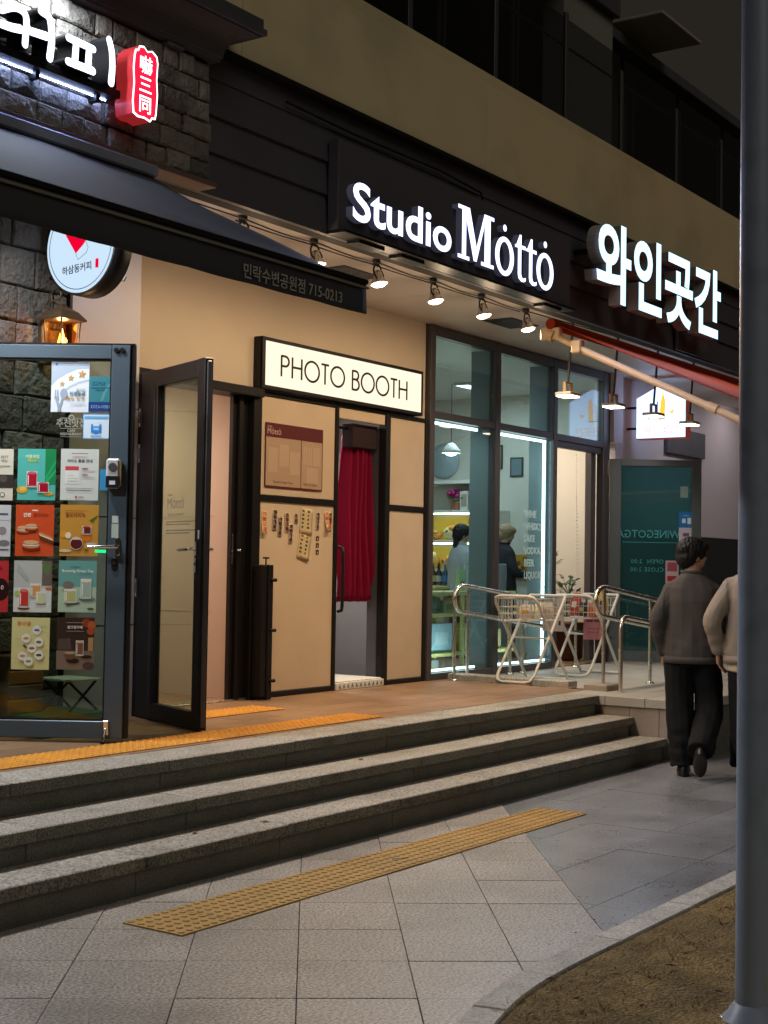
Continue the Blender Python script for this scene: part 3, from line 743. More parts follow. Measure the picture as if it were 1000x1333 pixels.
pb.prism([(-.125, .075), (-.07, .13), (-.01, .10), (.04, .12), (.085, .065), (.03, .005), (-.035, -.045)], .002, .003, emit("red print lit", (.85, .0, .03), 1.0), RF)
pb.tube([(.05, .02, .003), (.07, -.02, .003), (.055, -.05, .003), (-.015, -.085, .003), (-.035, -.045, .003)], .0015, pm("303a60"), n=5, M=RF)
pb.text("하삼동커피", .056, pm("0a1030"), RF @ Matrix.Translation((-.15, -.165, .002)) @ Matrix.Rotation(.06, 4, 'Z'), .001, .0008, res=3)
pb.rect(.135, -.150, .160, -.095, emit("red print lit", (.85, .0, .03), 1.0), RF, .003)
pb.build("print", rs_)
for z in (3.25, 3.55): MB().tube([(6.03, 6.63, z), (6.03, 6.72, z)], .012, M_BLACKM).build("bracket", rs_)
# wall lantern
ln = thing("wall_lantern", (6.0, 6.55, 2.72), "old bronze wall lantern with a glowing warm bulb on the stone wall", "lantern")
M_BRZ = mat("aged bronze", (.07, .045, .025), .45, metal=.5, var=.3, scale=30)
lx, ly = 6.0, 6.53
MB().box((5.93, 6.63, 2.70), (6.0, 6.672, 3.0), M_BRZ, bev=.006).build("wall_plate", ln)
MB().tube([(5.965, 6.64, 2.93), (5.965, 6.60, 3.08)] + arc((lx - .015, 6.57, 3.12), .045, 200, -60, 8, 'yz') + [(lx, ly, 3.06)], .007, M_BRZ, n=6).build("hook", ln)
MB().add([(lx + sx * r, ly + sy * r, z) for r, z in ((.105, 2.965), (.105, 2.975), (.07, 3.02), (.025, 3.05), (.012, 3.07)) for sx, sy in ((-1, -1), (1, -1), (1, 1), (-1, 1))],
         [[i * 4 + k, i * 4 + (k + 1) % 4, i * 4 + 4 + (k + 1) % 4, i * 4 + 4 + k] for i in range(4) for k in range(4)] + [[3, 2, 1, 0], [16, 17, 18, 19]], M_BRZ).build("roof", ln)
lb = MB()
for sx in (-1, 1):
    for sy in (-1, 1): lb.tube([(lx + sx * .062, ly + sy * .062, 2.72), (lx + sx * .078, ly + sy * .078, 2.965)], .006, M_BRZ, n=6)
lb.box((lx - .07, ly - .07, 2.70), (lx + .07, ly + .07, 2.725), M_BRZ, bev=.004); lb.build("cage", ln)
pg = MB(); M_AMB = glass("amber lantern glass", (1, .72, .38), .6)
for sx, sy in ((0, -1), (-1, 0), (1, 0)):
    a = (lx + sx * .066 - (.055 if sx == 0 else .001), ly + sy * .066 - (.055 if sy == 0 else .001), 2.73)
    b = (lx + sx * .066 + (.055 if sx == 0 else .001), ly + sy * .066 + (.055 if sy == 0 else .001), 2.955); pg.box(a, b, M_AMB)
pg.build("pane", ln)
MB().lathe([(.006, 2.76), (.022, 2.80), (.026, 2.83), (.014, 2.88), (.003, 2.92)], emit("candle bulb", (1, .52, .16), 14), Matrix.Translation((lx, ly, 0)), 10).build("bulb", ln)
lamp('POINT', (lx, ly - .0, 2.94), 2.2, (1, .55, .2), size=.03)
lamp('POINT', (lx, ly - .12, 2.84), 2.0, (1, .55, .2), size=.03)
# small white camera under the awning
sc = thing("security_camera", (6.6, 6.7, 3.36), "small white security camera on the pale plaster pilaster", "camera")
MB().tube([(6.55, 6.752, 3.43), (6.55, 6.70, 3.42), (6.55, 6.68, 3.38)], .01, M_WHITE, n=8).build("bracket", sc)
MB().tube([(6.52, 6.70, 3.40), (6.62, 6.63, 3.345)], .024, M_WHITE, n=12).build("body", sc)
MB().tube([(6.62, 6.63, 3.345), (6.625, 6.627, 3.3425)], .019, M_BLACKM, n=12).build("lens", sc)

# added things standing in for the reflections in the open cafe door
MB().box((5.66, 6.24, .474), (6.19, 6.66, .60), mat("green turf mat", (.03, .16, .05), .9, var=.3, scale=60, bump=.8, bscale=200), bev=.006).build("turf_reflection", label="green turf block added behind the cafe door in place of a reflection", cat="step")
wc = thing("crate_reflection", (5.72, 6.56, .60), "orange brown crate added behind the cafe door in place of a reflection", "crate")
for i in range(4): MB().box((5.60, 6.46, .605 + .085 * i), (5.86, 6.475, .682 + .085 * i), M_WOOD if i % 2 else mat("orange wood", (.45, .20, .06), .6, var=.25, scale=14), bev=.004).build("slat", wc)
MB().box((5.61, 6.477, .601), (5.85, 6.64, .94), M_WOOD, bev=.006).build("box", wc)
tbq = thing("stool_reflection", (6.05, 6.42, .6), "white striped stool added behind the cafe door in place of a reflection", "stool")
for i in range(6): MB().box((5.93, 6.30 + .05 * i, .78), (6.17, 6.335 + .05 * i, .795), M_WHITE, bev=.003).build("slat", tbq)
for sx in (0, 1): MB().tube([(5.94 + .22 * sx, 6.32, .602), (5.94 + .22 * (1 - sx), 6.33, .78)], .008, M_BLACKM, n=6).tube([(5.94 + .22 * sx, 6.55, .602), (5.94 + .22 * (1 - sx), 6.54, .78)], .008, M_BLACKM, n=6).build("leg_frame", tbq)

# ---------------------------------------------------------------- cafe door leaf, opened towards the steps
CD = frame((5.842, 5.749, 0), (.5518, -.834, 0), (0, 0, 1), (-.834, -.5518, 0))
cd = thing("cafe_door", tuple(CD @ Vector((-.48, .495, -.02))), "open blue grey framed glass cafe door covered in menu posters", "door")
fb = MB()
fb.box((-.135, .497, -.05), (-.028, 2.735, 0), M_BLUEM, CD, .004).box((-.95, .497, -.05), (-.845, 2.735, 0), M_BLUEM, CD, .004)
fb.box((-.845, 2.655, -.048), (-.135, 2.733, -.001), M_BLUEM, CD, .004).box((-.845, .499, -.048), (-.135, .597, -.001), M_BLUEM, CD, .004)
fb.box((-.027, .50, -.052), (-.002, 2.74, -.012), M_BLACKM, CD, .003).box((-.95, 2.737, -.05), (-.004, 2.745, -.004), M_BLACKM, CD)
fb.box((-.845, 2.643, -.03), (-.135, 2.655, -.012), M_BLACKM, CD).box((-.845, .597, -.03), (-.135, .606, -.012), M_BLACKM, CD).box((-.145, .606, -.03), (-.135, 2.643, -.012), M_BLACKM, CD)
fb.build("frame", cd)
MB().box((-.845, .60, -.026), (-.14, 2.65, -.018), M_GLASS, CD).build("pane", cd)
hb = MB(); hb.tube([(-.077, 1.585, 0), (-.077, 1.585, .045), (-.10, 1.583, .05), (-.235, 1.580, .05)], .010, M_CHROME, n=8, M=CD)
hb.prism([(-.077 + .017 * math.cos(a * PI / 8), 1.585 + (.035 if math.sin(a * PI / 8) > 0 else -.035) + .017 * math.sin(a * PI / 8)) for a in range(16)], 0, .008, M_CHROME, CD, .003); hb.build("handle", cd)
MB().prism([(-.093 + .018 * math.cos(a * PI / 8), 1.487 + (.018 if math.sin(a * PI / 8) > 0 else -.018) + .018 * math.sin(a * PI / 8)) for a in range(16)], 0, .008, M_BLACKM, CD, .003).disc((-.093, 1.492), .009, .009, M_CHROME, CD @ Matrix.Translation((0, 0, .008)), .003).build("key_cylinder", cd)
kb = MB().box((-.148, 1.915, 0), (-.068, 2.085, .035), mat("silver plastic", (.62, .62, .62), .3, metal=.3), CD, .012).box((-.146, 1.917, .034), (-.070, 1.985, .038), M_BLACKM, CD, .003)
kb.disc((-.108, 2.035), .024, .024, M_DARKM, CD @ Matrix.Translation((0, 0, .035)), .004).box((-.125, 1.935, .038), (-.092, 1.958, .039), pm("d8dce8"), CD).box((-.068, 1.93, .004), (-.060, 2.07, .03), mat("brass plate", (.45, .33, .15), .35, metal=.7), CD); kb.build("lock_box", cd)
MB().rect(-.114, 1.635, -.074, 1.715, pm("b9c4bb"), CD, .001).rect(-.112, 1.72, -.076, 1.76, pm("c8d0c8"), CD, .001).build("sticker", cd)
MB().rect(-.30, 1.555, -.22, 1.572, emit("green led", (.02, .9, .25), 1.2), CD @ Matrix.Translation((.09, -.006, -.017)), .001).build("led_display", cd)
st_ = MB().box((-.135, .52, 0), (-.105, .60, .012), M_CHROME, CD, .003).tube([(-.12, .56, .012), (-.122, .53, .035), (-.13, .478, .04)], .008, M_CHROME, n=8, M=CD).tube([(-.13, .486, .04), (-.13, .475, .04)], .013, M_BLACKM, n=10, M=CD).build("door_stop", cd)
MB().disc((-.075, 2.705), .014, .014, M_CHROME, CD, .01).disc((-.108, 2.705), .014, .014, M_CHROME, CD, .01).build("pivot", cd)
MB().rect(-.191, 1.905, -.142, 2.024, pm("2f8fc4"), CD @ Matrix.Translation((0, 0, -.017)), .001).build("sticker", cd)
vb = MB(); V_ = CD @ Matrix.Translation((0, 0, -.0175)); PW = M_VINYL
vb.text("추천맛집", .052, PW, V_ @ Matrix.Translation((-.362, 2.268, 0)), .0006, .0007, 'CENTER', sx=.92).text("CAFE", .020, PW, V_ @ Matrix.Translation((-.362, 2.236, 0)), .0006, .0004, 'CENTER').text("RESTAURANT", .020, PW, V_ @ Matrix.Translation((-.362, 2.217, 0)), .0006, .0004, 'CENTER')
vb.rect(-.425, 2.207, -.30, 2.209, PW, V_).rect(-.425, 2.255, -.30, 2.257, PW, V_).rect(-.425, 2.313, -.38, 2.316, PW, V_).rect(-.344, 2.313, -.30, 2.316, PW, V_).disc((-.362, 2.318), .018, .018, PW, V_).disc((-.362, 2.318), .011, .011, pm("6c7066"), V_, .001); vb.build("lettering", cd)

PL = CD @ Matrix.Translation((0, 0, -.0172))
def poster(name, u0, z0, u1, z1, bg, items, label, cat="poster", group="posters on the cafe door", base=PL, m=None):
    b = MB(); W, H = abs(u1 - u0), abs(z1 - z0); M = base @ Matrix.Translation((min(-u0, -u1) if base is PL else min(u0, u1), min(z0, z1), 0))
    b.rect(0, 0, W, H, m or pm(bg, .3), M, .0012)
    M = M @ Matrix.Translation((0, 0, .0012))
    for i, it in enumerate(items):
        k = it[0]; c = pm(it[1], .35); Mi = M @ Matrix.Translation((0, 0, .00025 * i))
        if k == 'r': b.rect(it[2] * W, it[3] * H, it[4] * W, it[5] * H, c, Mi, .0004)
        elif k == 'd': b.disc((it[2] * W, it[3] * H), it[4] * W, (it[5] if len(it) > 5 else it[4] * W / H) * H, c, Mi, .0004, 16)
        elif k == 'p': b.prism([(x * W, y * H) for x, y in it[2]], 0, .0004, c, Mi)
        elif k == 't': b.text(it[2], it[5] * H, c, Mi @ Matrix.Translation((it[3] * W, it[4] * H, 0)), .0004, it[7] if len(it) > 7 else 0, it[6] if len(it) > 6 else 'CENTER')
        elif k == 'm': b.text(it[2], it[5] * H, c, Mi @ Matrix.Translation((it[3] * W, it[4] * H, 0)) @ Matrix.Scale(-1, 4, (1, 0, 0)), .0004, 0, 'CENTER')
        elif k == 's': b.prism([(it[2] * W + (it[4] if j % 2 == 0 else it[4] * .42) * W * math.sin(j * PI / 5 + it[5]), it[3] * H + (it[4] if j % 2 == 0 else it[4] * .42) * W * math.cos(j * PI / 5 + it[5])) for j in range(10)], 0, .0004, c, Mi)
    return b.build(name, label=label, cat=cat, group=group)
def glassware(x, y, w_, h, liq, top="e8d8c8"):      # a tumbler: body, drink, ice, highlight
    return [('r', 'd8e4e0', x - w_ * .54, y, x + w_ * .54, y + h), ('r', liq, x - w_ * .48, y + h * .04, x + w_ * .48, y + h * .85), ('d', top, x, y + h * .9, w_ * .46, h * .09), ('r', 'f4f0ea', x - w_ * .40, y + h * .12, x - w_ * .32, y + h * .75), ('d', 'b8c0b8', x, y, w_ * .6, h * .06)]
star = [('s', 'c79a58', .29, .56, .085, .1), ('s', 'c79a58', .52, .68, .095, .1), ('s', 'c79a58', .81, .76, .12, .1)]
poster("hygiene_certificate", .482, 2.637, .265, 2.349, 'dfe6ee', [('p', 'aebccd', [(0, .52), (.0, 1), (1, 1), (1, .87), (.7, .86), (.4, .76), (.15, .64)]), ('p', 'b9c4d2', [(.30, .42), (.5, .53), (.75, .62), (1, .66), (1, .62), (.75, .58), (.52, .49), (.34, .38)]), ('r', '7d93b0', .0, .93, 1, .935), ('d', '2f62ad', .13, .95, .03)] + star +
       [('d', '9aa7ba', .34, .36, .10, .11), ('p', '9aa7ba', [(.28, .28), (.33, .26), (.24, .0), (.17, .0)]), ('r', '9aa7ba', .10, .30, .13, .44), ('r', '9aa7ba', .16, .30, .19, .44), ('r', '9aa7ba', .09, .26, .20, .31), ('p', '9aa7ba', [(.12, .26), (.18, .26), (.28, .02), (.21, 0)]), ('t', '6a6257', '음식점', .90, .42, .065, 'RIGHT'), ('t', '3f6f8f', '위생등급', .90, .34, .085, 'RIGHT', .0006), ('t', 'b58a4c', '매우 우수', .90, .24, .10, 'RIGHT', .0003), ('t', 'a0a8b4', 'EXCELLENT', .90, .15, .055, 'RIGHT')], "pale certificate with three gold stars and a fork and spoon on the cafe door", "certificate")
poster("pest_control_panel", .266, 2.556, .131, 2.355, '3d7f8b', [('r', '1d3a7c', 0, 0, 1, .27), ('p', '5b98a0', [(.5, .3), (.62, .55), (.85, .8), (.92, .78), (.72, .52), (.6, .3)]), ('m', '1c4d78', 'KPCS', .42, .74, .16), ('r', '28647c', .1, .66, .95, .69), ('r', '28647c', .3, .60, .7, .62), ('m', '8fb6d4', '1800-6353', .52, .09, .13)], "teal panel with mirrored letters in the top corner of the cafe door", "sticker")
poster("paper_bag_notice", .295, 2.342, .142, 2.198, 'd5e6f5', [('r', '4f9fdc', 0, .0, 1, .03), ('r', '4f9fdc', 0, .97, 1, 1), ('r', '4f9fdc', 0, 0, .02, 1), ('r', '4f9fdc', .98, 0, 1, 1), ('r', '6ab0e6', .05, .80, .95, .90), ('d', '2d86d6', .5, .42, .20, .23), ('r', '2d86d6', .31, .24, .69, .58), ('r', 'd5e6f5', .38, .5, .62, .70), ('r', '9cc8ee', .40, .34, .60, .45), ('r', '6ab0e6', .30, .10, .70, .14)], "small white and blue notice with a bag picture below the teal panel", "sticker")
poster("menu_poster", .87, 2.133, .688, 1.839, 'd9d4c2', [('t', '4a3a30', 'BEST', .72, .82, .07, 'CENTER'), ('t', '4a3a30', '메뉴', .72, .74, .07), ('r', '3a3530', 0, .24, 1, .50), ('d', '857a6c', .3, .36, .16), ('d', '5a5047', .7, .42, .12), ('d', '3a4450', .68, .11, .08), ('d', 'd9d4c2', .68, .11, .06), ('r', '98907c', .45, .66, .9, .675)], "cream menu poster with a dark picture band at the left edge of the top row")
poster("menu_poster", .662, 2.136, .444, 1.843, '58b9ae', [('r', '1d8a50', .72, .30, 1, 1), ('p', '2aa866', [(.72, .45), (1, .80), (1, .72), (.76, .4)]), ('p', '35b070', [(.74, .38), (1, .62), (1, .55), (.78, .34)]), ('t', 'e8f4c0', '여름과일', .38, .82, .075, 'CENTER', .0005), ('t', 'c8d848', '에이드', .40, .74, .075, 'CENTER', .0005), ('d', 'd9a53a', .13, .20, .15, .07), ('d', 'e8c860', .15, .22, .09, .04), ('d', 'd9a53a', .82, .13, .14, .04)] + glassware(.38, .26, .26, .30, 'b01530', 'd86070') + glassware(.68, .15, .28, .20, 'a01028', 'c04058'), "turquoise menu poster with two red drinks in the top row")
poster("service_notice", .416, 2.139, .199, 1.846, 'd4d8d2', [('r', '8a8e8a', .28, .905, .72, .92), ('t', 'd88a94', '스탬프서비스', .5, .82, .055), ('t', '3a3a3c', '서비스 종료 안내', .5, .74, .072, 'CENTER', .0004), ('r', 'e4e4e0', .12, .32, .50, .66), ('r', 'cc4850', .12, .58, .48, .66), ('r', 'bfc3bd', .18, .48, .35, .49), ('r', 'bfc3bd', .18, .42, .46, .43), ('r', 'bfc3bd', .18, .37, .46, .38), ('d', 'b86870', .64, .62, .09, .014), ('r', 'c0b8b8', .55, .57, .9, .58), ('d', 'a8787e', .64, .50, .09, .014), ('r', 'c0b8b8', .55, .45, .9, .46), ('r', '9a9e98', .15, .23, .85, .24), ('r', '6a6e68', .15, .19, .8, .2), ('d', 'b05058', .42, .06, .03), ('r', 'a8a8a4', .48, .05, .62, .075)], "white notice with a red ticket drawing at the right end of the top row", "notice")
poster("menu_poster", .861, 1.813, .694, 1.519, 'c9ccce', [('r', '555a60', .5, .80, .9, .84), ('r', 'b8bcc0', 0, .7, 1, .71), ('d', '8e8a88', .72, .5, .14), ('d', '7a7674', .78, .26, .2, .06), ('r', '6a6664', .55, .12, .95, .15)], "pale grey menu poster at the left edge of the second row")
def sandwich(x, y, s_): return [('d', '8a2a12', x, y - .04 * s_, .22 * s_, .05 * s_), ('d', 'c98a56', x, y, .20 * s_, .045 * s_), ('d', 'f0e6d8', x, y + .025 * s_, .20 * s_, .03 * s_), ('d', '5a3a22', x, y + .035 * s_, .19 * s_, .02 * s_), ('d', 'd8a878', x, y + .06 * s_, .19 * s_, .04 * s_)]
poster("menu_poster", .666, 1.816, .447, 1.524, 'd0522a', [('r', 'f0d8c8', .42, .88, .58, .905), ('t', 'f6e2d2', '간편', .30, .77, .085, 'CENTER', .001), ('t', 'a83a18', '한끼메뉴', .66, .77, .085, 'CENTER', .0004), ('p', '8a3a1c', [(.05, .50), (.5, .55), (.55, .45), (.1, .42)])] + sandwich(.22, .50, .9) + sandwich(.42, .55, .8) + [('p', '6a3a20', [(.6, .42), (.98, .30), (1, .24), (.65, .33)]), ('p', 'e8cfa8', [(.62, .45), (.98, .34), (1, .30), (.64, .40)]), ('p', 'c98850', [(.64, .48), (.96, .38), (.98, .345), (.66, .43)])] + sandwich(.42, .20, 1.1), "orange red menu poster with sandwiches in the second row on the cafe door")
poster("menu_poster", .412, 1.82, .193, 1.528, 'c8923c', [('t', '8a2a28', '꿀도라지차', .40, .76, .085, 'CENTER', .0006), ('r', 'a87830', .12, .88, .7, .89), ('r', 'a87830', .12, .84, .6, .85), ('p', '4a6a2a', [(.76, .70), (.98, .80), (.95, .74), (.82, .67)]), ('p', '5a7a34', [(.80, .66), (.9, .71), (.88, .66)]), ('r', 'd47820', .54, .28, .82, .44), ('d', 'e0982c', .10, .42, .09), ('d', 'e8dcc0', .22, .40, .08), ('d', 'c4beb0', .82, .24, .14, .03), ('d', 'd8c8a0', .15, .10, .16, .03), ('d', '8a5a2a', .7, .13, .07, .02)] + glassware(.70, .43, .22, .16, '6a2418', 'c05030') + [('d', 'd0c0b0', .44, .25, .17, .13), ('d', '5a1c20', .44, .24, .155, .105), ('r', 'd8c8b8', .33, .32, .55, .355)], "golden yellow menu poster with a round jug of red tea")
poster("menu_poster", .871, 1.495, .699, 1.203, 'b8343a', [('p', '701a20', [(.0, .2), (.55, .2), (.55, .6), (.3, .66), (0, .6)]), ('d', '2a1214', .75, .44, .28, .22), ('t', 'f0dcd8', '0', .8, .44, .12), ('d', '8a2028', .5, .85, .3, .06)], "red menu poster at the left edge of the third row")
poster("menu_poster", .668, 1.498, .451, 1.205, 'b9bcb6', [('r', 'cfd6cf', 0, 0, 1, .47), ('r', '6c6058', .74, .52, 1, 1), ('p', '5c7a42', [(.72, .98), (.98, .9), (.9, .7), (.8, .78)]), ('p', 'a4b0a4', [(.1, .95), (.4, .65), (.34, .6), (.08, .8)]), ('d', 'c06848', .93, .46, .10, .03), ('d', 'a8bc60', .10, .36, .08), ('d', '9a6050', .27, .08, .16, .04)] + glassware(.58, .30, .26, .26, 'cf9a5c') + glassware(.72, .18, .24, .22, 'c8cfa0') + glassware(.28, .10, .24, .36, 'c03a30', 'd8786a'), "pale grey menu poster with fruit teas in tall glasses")
poster("menu_poster", .413, 1.502, .196, 1.209, '6aa39c', [('r', 'a9c2a8', 0, 0, 1, .49), ('t', '3c6a62', 'Organic', .45, .86, .06), ('t', 'f0f2e4', 'Boseong Green Tea', .5, .775, .075, 'CENTER', .0003), ('r', '3c6a62', .55, .74, .85, .745), ('d', '7a746c', .26, .52, .15, .08), ('r', '7a746c', .20, .45, .34, .52), ('d', '8a9a94', .26, .43, .18, .02), ('p', '5a6258', [(.2, .16), (.55, .20), (.58, .17), (.24, .11)]), ('d', '6f8a82', .76, .26, .22, .05), ('d', '4a5a3a', .86, .07, .09, .02)] + glassware(.32, .19, .30, .26, 'b4b878') + glassware(.73, .28, .26, .37, '9cb4a4'), "green menu poster with two glasses of green tea")
cups = [(.66, .76), (.38, .60), (.72, .53), (.54, .41), (.73, .28), (.30, .26), (.46, .16)]
poster("menu_poster", .672, 1.175, .456, .88, 'd2cf92', [('t', 'd0803a', '콩와플', .32, .84, .10, 'CENTER', .0006)] + [q for i, (x, y) in enumerate(cups) for q in (('d', 'b8b47c', x + .02, y - .015, .125), ('d', 'e6e6da', x, y, .12), ('d', ['6a7a86', 'c08a4a', '5a6a52', '9c5a48', '4a4a44', 'c88a5a', '8a9a5a'][i], x, y, .075, .025))] + [('d', '5a4a34', .34, .46, .04, .02), ('d', '7a4a2a', .38, .43, .04, .02), ('r', 'bdb878', .7, .84, .92, .85), ('r', 'bdb878', .1, .58, .26, .59), ('r', 'bdb878', .8, .38, .95, .39), ('r', 'bdb878', .1, .12, .24, .13)], "pale yellow menu poster with scattered round dishes in the bottom row")
poster("menu_poster", .415, 1.179, .201, .884, '3a2c25', [('r', '7c6a5c', 0, 0, 1, .36), ('p', '544840', [(.02, .38), (.4, .38), (.36, .60), (.04, .58)]), ('d', '8a3a22', .78, .90, .12), ('d', 'b05a30', .92, .86, .11), ('d', 'a04a28', .9, .74, .10), ('r', 'a8865c', .84, .36, .98, .62), ('t', 'e8e0d4', '쌀크림라떼', .48, .79, .065, 'CENTER', .0003), ('r', 'cfc4b4', .25, .90, .72, .905), ('r', 'cfc4b4', .25, .735, .72, .74), ('d', '2a1c14', .44, .17, .17, .05), ('d', '6a4c38', .36, .27, .15, .08), ('d', 'b09880', .36, .32, .14, .025), ('d', '2a1c14', .80, .25, .15, .03), ('d', '4a3e38', .86, .08, .16, .07)] + glassware(.62, .28, .19, .28, '7a5238', 'c8a888'), "dark brown menu poster with a cup and a chocolate drink")

# ================================================================== PHOTO STUDIO (middle)
# room behind the open door
rm = thing("studio_room", (7.7, 8, Z_PLAT), "pale lit room behind the open black glass door", "room")
M_ROOM = mat("pinkish room wall", (.62, .50, .42), .7, var=.04, scale=3)
MB().box((6.62, 9.2, .45), (8.36, 9.3, 3.0), M_ROOM).box((6.6, 7.125, .45), (6.68, 9.3, 3.0), M_ROOM).box((8.30, 7.11, .45), (8.36, 9.3, 3.0), M_ROOM).build("wall", rm)
for z in (1.12, 1.86): MB().box((8.297, 7.3, z), (8.301, 9.2, z + .003), mat("faint wall joint", (.42, .34, .28), .8)).box((6.68, 9.192, z), (8.29, 9.201, z + .006), M_ROOM).build("wall_joint", rm)
MB().box((6.6, 7.1, 2.95), (8.36, 9.3, 3.02), M_WHITE).build("ceiling", rm)
MB().box((6.7, 7.08, .455), (8.3, 9.2, Z_PLAT), M_PAVER).build("floor", rm)
rl = MB().box((7.35, 7.9, 2.92), (7.65, 8.5, 2.949), M_WHITE, bev=.004).rect(7.37, 7.92, 7.63, 8.48, emit("room light face", (1, .82, .62), 5), I4, 2.9195, 2.918).build("ceiling_light", rm)
lamp('AREA', (7.5, 8.2, 2.90), 32, (1, .74, .56), (0, 0, -1), .4)

# black door frame
df = thing("studio_door_frame", (7.6, 6.95, Z_PLAT), "black metal door frame with stepped jambs between pilaster and photo booth", "door frame")
MB().box((6.903, 6.86, 2.765), (8.365, 7.08, 2.832), M_BLACKM, bev=.004).build("lintel", df)
for x0, x1, y0 in ((6.903, 6.985, 6.70), (8.12, 8.16, 6.96), (8.162, 8.205, 6.93), (8.207, 8.29, 6.96), (8.292, 8.362, 6.90)):
    MB().box((x0, y0, .475), (x1, 7.0, 2.764), M_BLACKM, bev=.004).build("jamb", df)
MB().box((7.0, 6.93, .474), (8.29, 7.08, .488), M_STEEL, bev=.003).build("threshold", df)
for z in (2.46, 2.22, 1.33): MB().tube([(6.86, 6.69, z - .06), (6.86, 6.69, z + .06)], .013, M_CHROME, n=8).box((6.845, 6.68, z - .035), (6.91, 6.70, z + .035), M_DARKM).build("hinge", df)
MB().box((8.13, 6.955, 1.50), (8.145, 6.969, 1.72), M_STEEL, bev=.003).build("strike_plate", df)
MB().tube([(8.17, 6.93, 1.60), (8.17, 6.90, 1.60)], .012, M_CHROME, n=8).build("latch", df)
fp = thing("folding_gate", (8.36, 6.86, Z_PLAT), "waist high folded black metal gate against the left edge of the photo booth", "gate")
MB().box((8.30, 6.80, .50), (8.36, 6.89, 1.49), M_BLACKM, bev=.005).box((8.366, 6.79, .48), (8.425, 6.89, 1.495), M_BLACKM, bev=.005).build("panel", fp)
for z in (.62, 1.0, 1.38): MB().tube([(8.395, 6.79, z), (8.44, 6.775, z)], .014, M_BLACKM, n=8).build("hinge", fp)
MB().tube([(8.39, 6.84, 1.495), (8.39, 6.84, 1.545)], .006, M_BLACKM, n=6).tube([(8.39, 6.84, 1.54), (8.39, 6.84, 1.552)], .025, M_BLACKM, n=10).build("knob", fp)

# open black glass door
MDp = frame((6.506, 5.814, 0), (-.3816, -.9243, 0), (0, 0, 1), (-.9243, .3816, 0))
md = thing("glass_door", tuple(MDp @ Vector((-.48, .48, -.03))), "open black framed glass door with small grey lettering standing over the steps", "door")
fb = MB()
fb.box((-.098, .482, -.06), (0, 2.76, 0), M_BLACKM, MDp, .005).box((-.955, .482, -.06), (-.70, 2.76, 0), M_BLACKM, MDp, .005)
fb.box((-.70, 2.645, -.058), (-.098, 2.758, -.001), M_BLACKM, MDp, .004).box((-.70, .484, -.058), (-.098, .588, -.001), M_BLACKM, MDp, .004)
fb.box((.0005, .50, -.045), (.012, 2.74, -.015), M_DARKM, MDp, .003); fb.box((-.74, .588, .0005), (-.735, 2.645, .004), M_DARKM, MDp)
fb.build("frame", md)
MB().box((-.705, .583, -.034), (-.093, 2.65, -.026), M_GLASS, MDp).build("pane", md)
hb = MB(); hb.box((-.085, 1.545, 0), (-.052, 1.63, .008), M_CHROME, MDp, .003).tube([(-.069, 1.585, 0), (-.069, 1.585, .05), (-.09, 1.583, .055), (-.21, 1.578, .055)], .010, M_CHROME, n=8, M=MDp)
hb.tube([(-.069, 1.585, -.06), (-.069, 1.585, -.11), (-.09, 1.583, -.115), (-.20, 1.578, -.115)], .010, M_CHROME, n=8, M=MDp); hb.build("handle", md)
MB().box((-.088, 1.44, 0), (-.056, 1.53, .007), M_CHROME, MDp, .003).disc((-.072, 1.495), .010, .010, M_DARKM, MDp @ Matrix.Translation((0, 0, .007)), .003).build("key_plate", md)
MB().box((-.05, 1.645, 0), (-.03, 1.70, .001), pm("c8c8c4"), MDp).build("sticker", md)
tbm = MB(); TM = MDp @ Matrix.Translation((0, 0, -.0255)); PG = pm("7a786c")
tbm.text("Studio", .030, PG, TM @ Matrix.Translation((-.56, 1.925, 0)), .0005).text("Mȯttȯ", .098, PG, TM @ Matrix.Translation((-.565, 1.845, 0)), .0005, -.0006, res=3).text("\"Studio, every moment\"", .026, PG, TM @ Matrix.Translation((-.56, 1.80, 0)), .0005)
rq = random.Random(2)
for z in (1.755, 1.738, 1.700, 1.683):
    x = -.57
    while x < -.13:
        w_ = rq.uniform(.012, .035); tbm.rect(x, z, min(x + w_, -.12), z + .008, PG, TM, .0005); x += w_ + .006
        if z in (1.738, 1.683) and x > -.22: break
tbm.build("lettering", md)
MB().box((6.93, 6.62, .474), (7.02, 6.70, 1.62), M_BLACKM, bev=.006).build("door_side_post", label="black waist high metal post at the hinge side of the black glass door", cat="post")

# ------------------------------------------------------------------ photo booth
pb = thing("photo_booth", (9.5, 6.95, Z_PLAT), "cream panelled photo booth front in a black frame with an open curtained doorway", "photo booth")
M_PANEL = mat("cream booth panel", (.64, .49, .335), .55, var=.05, scale=4, stain=.10, dirt=.07, dscale=1.8, bump=.05, bscale=150, bdist=.002)
def bar(a, b): MB().box(a, b, M_BLACKM, bev=.003).build("frame_bar", pb)
for x0, x1 in ((8.372, 8.405), (9.365, 9.402), (10.088, 10.158), (10.722, 10.755)): bar((x0, 6.915, .475), (x1, 6.99, 2.83))
for x0, x1 in ((8.406, 9.364), (10.159, 10.721)):
    bar((x0, 6.917, 1.985), (x1, 6.985, 2.03)); bar((x0, 6.917, .475), (x1, 6.985, .515)); bar((x0, 6.917, 2.795), (x1, 6.985, 2.828))
    MB().box((x0, 6.932, .516), (x1, 6.98, 1.984), M_PANEL, bev=.003).build("panel", pb)
    MB().box((x0, 6.932, 2.031), (x1, 6.98, 2.794), M_PANEL, bev=.003).build("panel", pb)
bar((9.403, 6.917, 2.805), (10.087, 6.985, 2.828))
MB().box((9.403, 6.930, 2.715), (10.087, 6.96, 2.804), M_PANEL, bev=.003).build("panel", pb)
